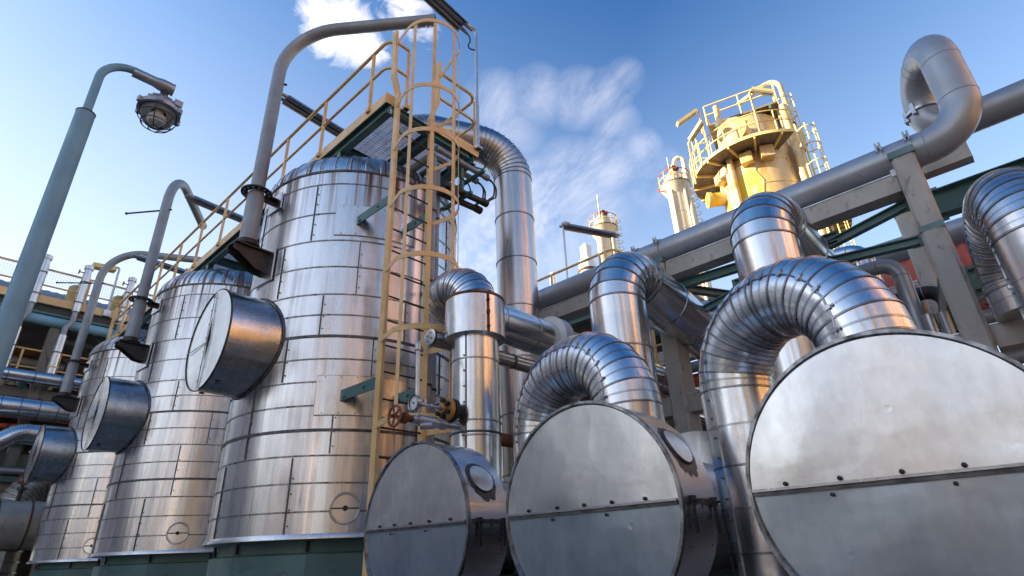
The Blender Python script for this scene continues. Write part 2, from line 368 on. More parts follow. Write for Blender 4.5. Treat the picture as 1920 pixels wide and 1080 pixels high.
# ================================================================== vessels
VX, VR, VZ0, VZ1 = 4.25, 1.5, 1.845, 6.56
VY = (7.09, 11.985, 16.96)
RINGS = [6.56, 6.34, 5.86, 5.44, 5.05, 4.66, 4.38, 4.10, 3.81, 3.53, 3.25, 2.97, 2.69, 2.40, 2.11]
BIG = (6.56, 4.10, 2.97)
def vsurf(cy, ang, r=VR): return V((VX + r * math.cos(ang), cy + r * math.sin(ang), 0))
def make_vessel():
    cy = VY[0]
    t = thing('insulated_vessel', 'nearest and tallest looking aluminium clad upright vessel, behind the yellow caged ladder', 'vessel', (VX, cy, VZ0), 'aluminium clad vessels in a row under the yellow platform')
    o = (VX, cy, 0)
    s = MB(); prof = [(VR, VZ0 + .03)]; z = VZ0 + .03
    for zz in sorted(RINGS)[:-1]: prof.append((VR, zz))
    prof = [p for p in prof]
    prof.append((VR, VZ1))
    s.lathe(prof, o, seg=96, cap0=False, cap1=False)
    # lapped vertical joints with screws: a raised strip per course of sheets, staggered
    zs = [VZ0 + .03] + sorted(RINGS)
    s.k = 1
    groups = [(0, 3), (3, 6), (6, 8), (8, 10), (10, 12), (12, 14)]
    for gi, (a, b) in enumerate(groups):
        for q in range(9):
            th = R(40 * q + gi * 15 + 218)
            p = vsurf(cy, th, VR + .004); d = V((math.cos(th), math.sin(th), 0)); tt = V((-d.y, d.x, 0))
            z0, z1 = zs[a] + .02, zs[b] - .02
            s.box(p + V((0, 0, (z0 + z1) / 2)), (.012, .014, z1 - z0), (d, tt, V((0, 0, 1))))
            k = int((z1 - z0) / .16)
            for j in range(k): s.dome(p + d * .004 + tt * .03 + V((0, 0, z0 + .08 + j * .16)), d, .009, .008, 6)
    s.k = 0
    s.build('shell', [M['vessel'], M['seam']], t)
    # bands
    for zz in RINGS:
        bb = MB(); big = zz in BIG; h = .016 if big else .009; e = .012 if big else .006
        bb.lathe([(VR - .002, zz - h), (VR + e, zz - h), (VR + e, zz + h), (VR - .002, zz + h)], o, seg=96, cap0=False, cap1=False)
        for q in range(6): 
            th = R(60 * q + zz * 47); d = V((math.cos(th), math.sin(th), 0))
            bb.dome(vsurf(cy, th, VR + e) + V((0, 0, zz)), d, .012, .012, 6)
        bb.build('band', M['seam'] if big else M['bandsteel'], t)
    # dome with raised gore seams
    d = MB(); prof = []
    for i in range(15):
        a = PI / 2 * min(i, 10) / 11; kr = .52
        prof.append((VR - kr + kr * math.cos(a), VZ1 + kr * math.sin(a)) if i <= 10 else (( .9, VZ1 + .56), (.6, VZ1 + .60), (.3, VZ1 + .62), (.02, VZ1 + .625))[i - 11])
    d.lathe(prof, o, seg=96, cap0=False, cap1=False)
    d.k = 1
    for q in range(44):
        th = 2 * PI * q / 44; dd = V((math.cos(th), math.sin(th), 0))
        path = [V((VX, cy, h)) + dd * (r + .004) for r, h in prof[:-1]]
        d.tube(path, .009, 5)
        for i in (1, 3, 5, 7, 8): d.dome(path[i] + V((-dd.y, dd.x, 0)) * .025, (dd + V((0, 0, .5))).normalized(), .009, .01, 6)
    d.build('dome', [M['vessel'], M['bead']], t)
    # bottom flashing
    f = MB(); f.lathe([(VR - .02, VZ0), (VR + .03, VZ0), (VR + .03, VZ0 + .012), (VR + .012, VZ0 + .05), (VR - .01, VZ0 + .05)], o, seg=96, cap0=True, cap1=False)
    f.build('bottom_flashing', M['coverside'], t)
    # manway with its insulating cover, pointing to -X
    nz, nr, x0 = 4.13, .63, 2.25
    n = MB(); ax = (-1, 0, 0)
    n.lathe([(nr, -1.15), (nr, -.02), (nr + .012, -.012), (nr + .012, 0)], (x0, cy, nz), ax, 72, False, False, mats=[0, 1, 1])
    nb = n.build('manway', [M['nozzle'], M['seam']], t)
    c = MB(); c.k = 0     # two half discs, slightly dished in different directions
    for sgn in (1, -1):
        base = len(c.v); c.v.append(V((x0 + (.012 if sgn > 0 else -.004), cy, nz)))
        for i in range(37):
            a = -PI / 2 + PI * i / 36; c.v.append(V((x0 + (-.004 if sgn > 0 else .012), cy - sgn * (nr - .004) * math.cos(a), nz + (nr - .004) * math.sin(a))))
        for i in range(36):
            q = (base, base + 1 + i, base + 2 + i); q = q if sgn < 0 else q[::-1]
            c.poly(q, [(0, 0)] * 3)
    c.build('end_cover', M['cap'], nb)
    ss = MB(); ss.bar((x0 - .012, cy, nz - nr + .01), (x0 - .012, cy, nz + nr - .01), .009, .008, (1, 0, 0))
    ss.bar((x0 - .012, cy + .018, nz - .05), (x0 - .012, cy + nr - .02, nz - .05), .007, .008, (1, 0, 0))
    for k in range(7): ss.dome((x0 - .018, cy + .006, nz - nr + .1 + k * .18), (-1, 0, 0), .008, .008, 6)
    ss.build('cover_joint', M['bead'], nb)
    fl = MB()    # flashing where the manway meets the shell
    path = []
    for i in range(41):
        a = 2 * PI * i / 40; y, z = (nr + .02) * math.cos(a), (nr + .02) * math.sin(a)
        path.append(V((VX - math.sqrt((VR + .006) ** 2 - y * y), cy + y, nz + z)))
    fl.tube(path, .014, 6, False); fl.build('manway_flashing', M['seam'], nb)
    for a in (-2.0, -1.25):
        lg = MB(); lg.box((x0 + .12, cy + (nr + .008) * math.cos(a), nz + (nr + .008) * math.sin(a)), (.05, .03, .02)); lg.build('drain_lug', M['dark'], nb)
    # inspection port
    pc = V((3.531, 5.773, 2.137)); dv = V((pc.x - VX, pc.y - cy, 0)).normalized(); sd = V((-dv.y, dv.x, 0))
    def wrap(u, w, e):
        th = math.atan2(dv.y, dv.x) + u / VR; return V((VX + (VR + e) * math.cos(th), cy + (VR + e) * math.sin(th), pc.z + w))
    pr = MB(); pr.tube([wrap(.15 * math.cos(2 * PI * i / 28), .15 * math.sin(2 * PI * i / 28), .008) for i in range(29)], .015, 6, False)
    pp = pr.build('inspection_port', M['strap'], t)
    pl = MB(); c0 = wrap(0, 0, .012); pl.v.append(c0)
    for i in range(28): pl.v.append(wrap(.142 * math.cos(2 * PI * i / 28), .142 * math.sin(2 * PI * i / 28), .012))
    for i in range(28): pl.poly((0, 1 + i, 1 + (i + 1) % 28))
    pl.build('port_cover', M['patch'], pp)
    ps = MB(); ps.tube([wrap(-.15 + .03 * i, 0, .016) for i in range(11)], .008, 6); ps.build('port_strap', M['seam'], pp)
    ph = MB(); ph.lathe([(.028, 0), (.028, .02), (.018, .024)], wrap(0, 0, .012), dv, 10); ph.build('port_hole', M['black'], pp)
    # pads where ladder and davit brackets pass through the cladding
    return t
M['bandsteel'] = paint('worn_band_steel', (.34, .32, .31), (.12, .11, .105), .35, 14, metallic=.8)
v3 = make_vessel()
LV = ['nearest and tallest looking aluminium clad upright vessel, behind the yellow caged ladder',
      'middle aluminium clad upright vessel between its two twins',
      'farthest aluminium clad upright vessel, at the left end of the row']
for i in (1, 2):
    c = copy_tree(v3, (0, VY[i] - VY[0], 0)); c['label'] = LV[i]
for i, lab in enumerate(('green painted plinth under the nearest vessel, scratched', 'green painted plinth under the middle vessel', 'green painted plinth under the farthest left vessel')):
    p = MB(); p.lathe([(1.44, 0), (1.44, 1.70), (1.36, 1.72), (1.36, VZ0)], (VX, VY[i], 0), seg=10, cap0=False, ref=(1, .2, 0))
    t = thing('vessel_plinth', lab, 'plinth', (VX, VY[i], 0), 'green plinths under the vessels')
    p.build('plinth_block', M['plinth'], t, ang=20)
    for k in range(10):
        a = MB(); th = 2 * PI * k / 10 + R(11); a.bar((VX + 1.385 * math.cos(th), VY[i] + 1.385 * math.sin(th), 1.725), (VX + 1.385 * math.cos(th), VY[i] + 1.385 * math.sin(th), 1.83), .03, .03); a.build('anchor_bolt', M['dark'], t)

# ================================================================== davits over the manways
def make_davit(i, ang, lab, rod):
    cx, cy = 2.455, VY[i] - .12; t = thing('davit_arm', lab, 'davit', (cx, cy, 5.42), 'grey davits bracketed to the vessels')
    zt = 9.42; d = V((math.cos(R(ang)), math.sin(R(ang)), 0))
    p0 = V((cx, cy, 5.50)); p1 = V((cx, cy, zt)); p2 = p1 + d * 2.45 + V((0, 0, .02))
    pts, _ = fillet([p0, p1, p2], .85, 14)
    m = MB(); m.tube(pts, .095, 20, False)
    m.lathe([(.095, 0), (.088, 0), (.088, -.05), (.001, -.05)], p2, (p2 - p1).normalized(), 20, False, False)
    m.build('davit_pipe', M['davit'], t)
    lo = MB(); lo.lathe([(.112, 0), (.112, .78)], (cx, cy, 5.5), seg=20); lo.build('sleeve', M['davit'], t)
    # support plate at the top of the sleeve, perforated round disc with a tongue to the shell
    z = 6.29; f = MB(); f.lathe([(.115, z), (.205, z), (.205, z + .022), (.115, z + .022)], (cx, cy, 0), seg=28, cap0=False, cap1=False)
    for k in range(14):
        th = 2 * PI * k / 14; f.k = 1; f.lathe([(.013, 0), (.013, -.004)], (cx + .165 * math.cos(th), cy + .165 * math.sin(th), z - .001), (0, 0, 1), 8); f.k = 0
    nv = V((VX - cx, VY[i] - cy, 0)).normalized(); sh = V((VX, VY[i], 0)) - nv * (VR + .012)
    f.bar(V((cx, cy, z + .005)) + nv * .16, V((sh.x, sh.y, z + .005)), .17, .02)
    f.bar(V((cx, cy, z - .04)) + nv * .13, V((sh.x, sh.y, z - .04)), .02, .07)
    pl = f.build('guide_plate', [M['dark'], M['white']], t)
    pad = MB(); sdv = V((-nv.y, nv.x, 0)); pad.box((sh.x, sh.y, z - .03), (.022, .34, .26), (nv, sdv, V((0, 0, 1)))); pad.build('pad', M['coverside'], pl)
    # lower cantilever bracket
    z = 5.44; b = MB(); b.lathe([(.165, z), (.165, z + .03), (.125, z + .03), (.125, z + .09)], (cx, cy, 0), seg=28, cap1=False)
    a0 = V((cx, cy, z - .02)) - nv * .20; a1 = V((sh.x, sh.y, z - .02))
    b.bar(a0, a1, .27, .025)
    for sgn in (-1, 1):
        q = sdv * (.085 * sgn); n0 = len(b.v)
        prof = [(a0 + V((0, 0, -.015)), 0), (a1 + V((0, 0, -.015)), 0), (a1 + V((0, 0, -.30)), 0), (a1 - nv * .16 + V((0, 0, -.28)), 0), (a0 + nv * .07 + V((0, 0, -.12)), 0), (a0 + V((0, 0, -.10)), 0)]
        for e in (-.007, .007):
            for p, _ in prof: b.v.append(p + q + sdv * e)
        b.poly(range(n0, n0 + 6)); b.poly(range(n0 + 11, n0 + 5, -1))
        for k in range(6): b.poly((n0 + k, n0 + 6 + k, n0 + 6 + (k + 1) % 6, n0 + (k + 1) % 6))
    br = b.build('bracket', M['dark'], t)
    pad = MB(); pad.box((sh.x, sh.y, z - .2), (.022, .46, .5), (nv, sdv, V((0, 0, 1)))); pad.build('pad', M['coverside'], br)
    for k in (0, 1):
        e = MB(); q = p2 - d * (.12 + .16 * k) + V((0, 0, -.10)); e.torus(q, d if k else V((-d.y, d.x, 0)), .045, .008, 18); e.build('eyelet', M['galv'], t)
    if rod:
        r_ = MB(); q = V((cx, cy, rod[0])); dd = V((math.cos(R(rod[1])), math.sin(R(rod[1])), 0)); r_.tube([q - dd * .14, q + dd * rod[2]], .018, 8); r_.dome(q + dd * rod[2], dd, .03, .02, 8)
        r_.build('turning_handle', M['dark'], t)
    return t
make_davit(0, -50.8, 'large grey davit pipe in front, its arm reaching level over the ladder top', (8.35, 150, -.0) )
make_davit(1, 57.4, 'grey davit pipe on the middle vessel, bent back downwards with a turning handle', (8.35, 128, .85))
make_davit(2, -28, 'grey davit pipe on the farthest vessel, arm running right behind its twin', (8.45, 140, 1.0))

# ================================================================== platform over the vessels
PZ = 7.42; PX0, PX1, PY0, PY1 = 3.27, 5.0, 5.17, 18.4
pt = thing('access_platform', 'yellow and green steel walkway with grating, running over the tops of the vessels', 'platform', (PX0, PY0, PZ))
def handrail(base, h, posts, r, mat, parent, names=('top_rail', 'mid_rail', 'rail_post'), mid=True, ends=True, seg=10):
    """base: polyline at deck level; posts: list of points"""
    up = V((0, 0, h)); tr = [V(p) + up for p in base]
    if ends: tr, _ = fillet(tr, .18, 5) if len(tr) > 2 else (tr, 0)
    m = MB(); m.tube(tr, r, seg); m.build(names[0], mat, parent)
    if mid:
        mr = [V(p) + up * .52 for p in base]; mr = fillet(mr, .16, 5)[0] if len(mr) > 2 else mr
        m = MB(); m.tube(mr, r * .82, seg); m.build(names[1], mat, parent)
    for p in posts:
        m = MB(); m.tube([V(p), V(p) + up], r, seg); m.box(V(p) + V((0, 0, .03)), (r * 3.2, r * 3.2, .06)); m.build(names[2], mat, parent)
# fascia (kick plates)
for a, b in (((PX0, PY0, PZ - .04), (PX0, PY1, PZ - .04)), ((PX1, PY0, PZ - .04), (PX1, PY1, PZ - .04))):
    m = MB(); m.bar(a, b, .012, .17); m.build('kick_plate', M['yellow'], pt)
for x0, x1 in ((PX0, 3.40), (3.98, PX1)):
    m = MB(); m.bar((x0 + .007, PY0 - .003, PZ - .04), (x1, PY0 - .003, PZ - .04), .012, .17); m.build('kick_plate', M['yellow'], pt)
m = MB(); m.bar((PX0, PY1, PZ - .04), (PX1, PY1, PZ - .04), .012, .17); m.build('kick_plate', M['yellow'], pt)
for x in (PX0 + .075, 4.12, PX1 - .075):
    m = MB(); m.ibeam((x, PY0 + .02, PZ - .17), (x, PY1 - .02, PZ - .17), .11, .2); m.build('edge_beam', M['teal'], pt)
NJ = 11; jy = [PY0 + .05 + (PY1 - PY0 - .1) * k / NJ for k in range(NJ + 1)]
for y in jy:
    m = MB(); m.ibeam((PX0 + .14, y, PZ - .155), (PX1 - .14, y, PZ - .155), .09, .15); m.build('cross_beam', M['teal'], pt)
for k in range(NJ):
    m = MB(); y0, y1 = jy[k], jy[k + 1]
    n = int((y1 - y0) / .045)
    for j in range(n): m.box(((PX0 + PX1) / 2, y0 + (j + .5) * (y1 - y0) / n, PZ - .05), (PX1 - PX0 - .03, .005, .036))
    for j in range(17): m.box((PX0 + .05 + j * .102, (y0 + y1) / 2, PZ - .036), (.006, y1 - y0, .008))
    m.build('grating_panel', M['galv'], pt)
for i in range(3):
    for x in (3.345, 4.12):
        for dy in (-.7, .7):
            h0 = VZ1 + .42
            m = MB(); m.ibeam((x, VY[i] + dy, h0), (x, VY[i] + dy, PZ - .27), .1, .1, .01); m.build('stub_column', M['teal'], pt)
    for dy in (-.7, .7):
        pass
ypos = [PY0 + .12, PY0 + .5] + [PY0 + .5 + 1.28 * k for k in range(1, 11)]
yl = PY1 - .1
handrail([(PX0 + .33, PY0, PZ), (PX0, PY0, PZ), (PX0, yl, PZ)], 1.1, [(PX0, y, PZ - .05) for y in [PY0 + .42] + ypos[2:] + [yl]] + [(PX0 + .33, PY0, PZ - .05)], .027, M['yellow'], pt)
handrail([(PX1, yl, PZ), (PX1, PY0, PZ), (4.05, PY0, PZ)], 1.1, [(PX1, y, PZ - .05) for y in [PY0 + .06] + ypos[2:] + [yl]], .027, M['yellow'], pt)
handrail([(PX0, yl, PZ), (PX1, yl, PZ)], 1.1, [(PX0 + .6, yl, PZ - .05), (PX0 + 1.15, yl, PZ - .05)], .027, M['yellow'], pt, ends=False)

# ================================================================== caged ladder
LX0, LX1, LY = 3.395, 3.99, 5.08
lt = thing('caged_ladder', 'yellow ladder with safety cage rising past the nearest vessel to the platform', 'ladder', ((LX0 + LX1) / 2, LY, 0))
for x, s in ((LX0, -1), (LX1, 1)):
    m = MB(); pts = [(x, LY, 0.0), (x, LY, PZ + .02), (x + s * .09, LY, PZ + .32), (x + s * .11, LY, PZ + 1.15)]
    for a, b in zip(pts, pts[1:]): m.bar(a, b, .042, .09, (0, 1, 0))
    m.build('stringer', M['yellow'], lt)
for k in range(23):
    z = .45 + k * .303; m = MB(); m.tube([(LX0 + .014, LY, z), (LX1 - .014, LY, z)], .011, 8); m.build('rung', M['dark'], lt)
CXL, CYL, CR = 3.70, 4.76, .405
def hoop_pts(z):
    p = [V((LX0 - .02, LY, z))]
    for i in range(21):
        a = PI + PI * i / 20; p.append(V((CXL + CR * math.cos(a), CYL + CR * math.sin(a), z)))
    p.append(V((LX1 + .02, LY, z))); return p
def flat_strip(m, pts, w, t, nrm=None):
    for a, b in zip(pts, pts[1:]): m.bar(a, b + (b - a).normalized() * .004, t, w)
for z in (2.88, 3.83, 4.70, 5.60, 6.48, 7.22, 8.42):
    m = MB(); p = hoop_pts(z)
    if z > 8: p[0] = V((LX0 - .11, LY, z - .12)); p[-1] = V((LX1 + .11, LY, z - .2))
    flat_strip(m, p, .062, .008); m.build('cage_hoop', M['yellow'], lt)
for a in (196, 238, 284, 322, 350):
    p = V((CXL + (CR - .008) * math.cos(R(a)), CYL + (CR - .008) * math.sin(R(a)), 0)); d = V((math.cos(R(a)), math.sin(R(a)), 0)); m = MB()
    m.bar(p + V((0, 0, 2.86)), p + V((0, 0, 8.44)), .046, .007, d); m.build('cage_bar', M['yellow'], lt)
for z in (5.74, 3.36):
    for x in (LX0, LX1):
        y1 = VY[0] - math.sqrt(VR ** 2 - (x - VX) ** 2); m = MB(); m.bar((x, LY + .04, z), (x, y1 - .01, z), .014, .13); m.bar((x + .035, LY + .3, z + .058), (x + .035, y1 - .01, z + .058), .06, .012)
        m.dome((x - .008, LY + .28, z), (-1, 0, 0), .022, .02, 6); m.dome((x - .008, y1 - .09, z - .03), (-1, 0, 0), .025, .02, 6)
        br = m.build('wall_bracket', M['bracketteal'] if 'bracketteal' in M else M['teal'], lt)
    a0 = math.atan2(5.95 - VY[0], 3.10 - VX); a1 = math.atan2(5.60 - VY[0], 4.15 - VX)
    m = MB(); w = 11      # raised cover sheet on the cladding round both brackets
    for e in (.004, .016):
        for zz in (z - .22, z + .24):
            for i in range(w): m.v.append(vsurf(VY[0], a0 + (a1 - a0) * i / (w - 1), VR + e) + V((0, 0, zz)))
    for i in range(w - 1): m.poly((2 * w + i, 2 * w + i + 1, 3 * w + i + 1, 3 * w + i), [(i * .1, 0), (i * .1 + .1, 0), (i * .1 + .1, .46), (i * .1, .46)])
    pad = m.build('cover_sheet', M['patch'], lt); m = MB()
    for zz in (z - .22, z + .24): m.tube([vsurf(VY[0], a0 + (a1 - a0) * i / 10, VR + .006) + V((0, 0, zz)) for i in range(11)], .009, 5)
    for aa in (a0, a1): m.tube([vsurf(VY[0], aa, VR + .006) + V((0, 0, z - .22)), vsurf(VY[0], aa, VR + .006) + V((0, 0, z + .24))], .009, 5)
    
    for i in range(6):
        for zz in (z - .20, z + .22): aa = a0 + (a1 - a0) * (i + .5) / 6; m.dome(vsurf(VY[0], aa, VR + .016) + V((0, 0, zz)), V((math.cos(aa), math.sin(aa), 0)), .009, .009, 6)
    m.build('sheet_edging', M['bead'], pad)
# conduits rising beside the ladder
for k, (x, lab) in enumerate(((4.24, 'thicker grey conduit rising right behind the ladder'), (4.42, 'grey conduit rising beside the vessel, right of the thicker one'))):
    t = thing('conduit', lab, 'conduit', (x, 5.32 + k * .12, 0), 'grey conduits behind the ladder')
    m = MB(); m.tube(fillet([(x, 5.32 + k * .12, 0.02), (x, 5.32 + k * .12, 7.02), (x, 5.32 + k * .12 + .5, 7.02)], .1, 5)[0], .055 - .012 * k, 12); m.build('pipe', M['davit'], t)
    for z in (1.2, 2.6, 3.5, 4.9, 6.0): 
        m = MB(); m.lathe([(.066 - .012 * k, z), (.066 - .012 * k, z + .03)], (x, 5.32 + k * .12, 0), seg=12, cap0=False, cap1=False); m.box((x, 5.40 + k * .12, z + .015), (.16, .025, .03)); m.build('clamp', M['dark'], t)

# ================================================================== cable conduits under the platform end
for k in range(2):
    y, z = PY0 + .05 + .13 * k, 7.06 - .05 * k
    t = thing('cable_conduit', ('upper front', 'upper rear')[k] + ' dark conduit slung under the right end of the platform, with flexible tails', 'conduit', (4.3, y, z), 'conduits under the platform end')
    m = MB(); m.tube([(4.2, y, z), (5.25 - .12 * k, y, z)], .045, 12); m.lathe([(.052, 0), (.052, .07)], (5.2 - .12 * k, y, z), (1, 0, 0), 12); m.build('pipe', M['davit'], t)
    for j in range(2):
        m = MB(); e = 5.27 - .12 * k
        m.tube(fillet([(e, y + .02 * j, z), (e + .16 + .05 * j, y + .02 * j, z), (e + .12 + .05 * j, y, z - .28), (e - .1, y, z - .52)], .12, 5)[0], .014, 8); m.build('flexible_tail', M['black'], t)
for k in range(2):
    y, z = PY0 + .02 + .14 * k, 6.53 - .06 * k
    t = thing('cable_conduit', ('lower front', 'lower rear')[k] + ' dark conduit hanging on teal brackets below the platform end', 'conduit', (4.5, y, z), 'conduits under the platform end')
    m = MB(); m.tube([(4.35, y, z - .06), (5.18, y, z)], .05, 12); m.lathe([(.06, 0), (.06, .1)], (5.1, y, z), (1, 0, 0), 12); m.build('pipe', M['dark'], t)
t = thing('conduit_bracket', 'teal steel hanger holding the conduits under the platform end', 'bracket', (4.9, PY0 + .1, 7.2))
for x in (4.75,):
    m = MB(); m.bar((x, PY0 + .1, 7.2), (x, PY0 + .1, 6.42), .05, .05, (0, 1, 0)); m.build('hanger', M['teal'], t)
m = MB(); m.bar((4.75, PY0 - .12, 6.46), (4.75, PY0 + .5, 6.46), .05, .05); m.build('arm', M['teal'], t)
m = MB(); m.bar((4.55, PY0 - .06, 6.98), (4.72, PY0 + .5, 6.98), .05, .05); m.build('arm', M['teal'], t)
m = MB(); m.bar((5.02, PY0 - .12, 6.99), (5.02, PY0 + .5, 6.99), .05, .05); m.build('arm', M['teal'], t)
t = thing('junction_box', 'small black junction box below the platform beside the ladder', 'junction box', (4.5, PY0 + .05, 6.45))
m = MB(); m.box((4.5, PY0 + .02, 6.42), (.16, .1, .2)); m.build('box', M['dark'], t)
m = MB(); m.tube(fillet([(4.5, PY0, 6.5), (4.52, PY0, 6.75), (4.8, PY0, 6.7), (4.86, PY0, 6.55)], .1, 5)[0], .012, 6); m.build('cable', M['black'], t)

# ================================================================== fluorescent lamps on posts
def batten(p0, p1, post, lab, cable=False, L_=1.25, mats=('galv', 'strap')):
    """twin tube fixture from p0 towards p1; post: base point of its pole"""
    p0, p1 = V(p0), V(p1); d = (p1 - p0).normalized(); sd = V((-d.y, d.x, 0)).normalized(); up = d.cross(sd) * -1
    if up.z < 0: up = -up
    t = thing('batten_lamp', lab, 'lamp', post, 'fluorescent lamps on posts')
    h = MB(); q0, q1 = p0, p1
    n0 = len(h.v); prof = [(-.13, -.05), (-.10, .02), (.10, .02), (.13, -.05), (.115, -.05), (.09, .008), (-.09, .008), (-.115, -.05)]
    for q in (q0, q1):
        for a, c in prof: h.v.append(q + sd * a + up * c)
    for i in range(8): h.poly((n0 + i, n0 + (i + 1) % 8, n0 + 8 + (i + 1) % 8, n0 + 8 + i))
    h.bar(q0 + up * .045, q1 + up * .045, .06, .05, up)
    h.build('reflector', M['galv'], t)
    for s in (-1, 1):
        m = MB(); m.tube([q0 + sd * s * .055 - up * .022, q1 + sd * s * .055 - up * .022], .024, 10); tb = m.build('lamp_tube', M['tubedark'], t)
        for q, dd in ((q0, -d), (q1, d)):
            m = MB(); m.lathe([(.034, -.06), (.034, .04), (.026, .16)], q + sd * s * .055 - up * .015, dd, 12); m.build('end_cap', M['davit'], tb)
    m = MB(); top = V((post[0], post[1], p1.z + .10))
    pp = fillet([V(post), top, p1 + d * (-.1) + V((0, 0, .10))], .09, 5)[0]
    m.tube(pp, .026, 10); m.build('pole', M['galv'], t)
    m = MB(); m.lathe([(.034, 0), (.034, .9)], post, (0, 0, 1), 10); m.box(V(post) + V((0, 0, .02)), (.12, .12, .04)); m.build('pole_sleeve', M['galv'], t)
    if cable:
        m = MB(); e = q1 + d * .16 + sd * .05; m.tube(fillet([q1 + d * .05 + sd * .06, e + V((0, 0, -.02)) + d * .12, e + V((0, 0, -.34)) + sd * .06, V((post[0], post[1], p1.z - .38))], .12, 6)[0], .013, 8); m.build('cable', M['black'], t)
        m = MB(); m.tube(fillet([V(post) + V((.02, 0, .05)), V(post) + V((.3, .05, .02)), V(post) + V((.22, .1, -.22)), V(post) + V((-.02, .1, -.28))], .1, 6)[0], .013, 8); m.build('cable', M['black'], t)
    return t
M['tubedark'] = paint('unlit_lamp_tube', (.34, .35, .36), (.28, .29, .30), .2, 3)
pb = aty(890, 272, 5.17)
top = aty(884, 60, 5.17)
batten(V((top.x - 1.55, 5.10, top.z + .05)), V((top.x - .20, 5.16, top.z - .02)), (4.97, 5.14, 7.42), 'unlit fluorescent lamp on a thin pole at the platform corner above the ladder', True)
for y, lab in ((8.2, 'unlit fluorescent lamp sticking out over the walkway behind the large davit'), (12.55, 'unlit fluorescent lamp over the walkway above the middle vessel'), (16.35, 'farthest unlit fluorescent lamp over the walkway, just below the davit arm')):
    zz = 9.22
    batten((3.05, y - .1, zz), (4.35, y + .02, zz), (4.97, y + .05, 7.42), lab)
for nm in ():
    pass
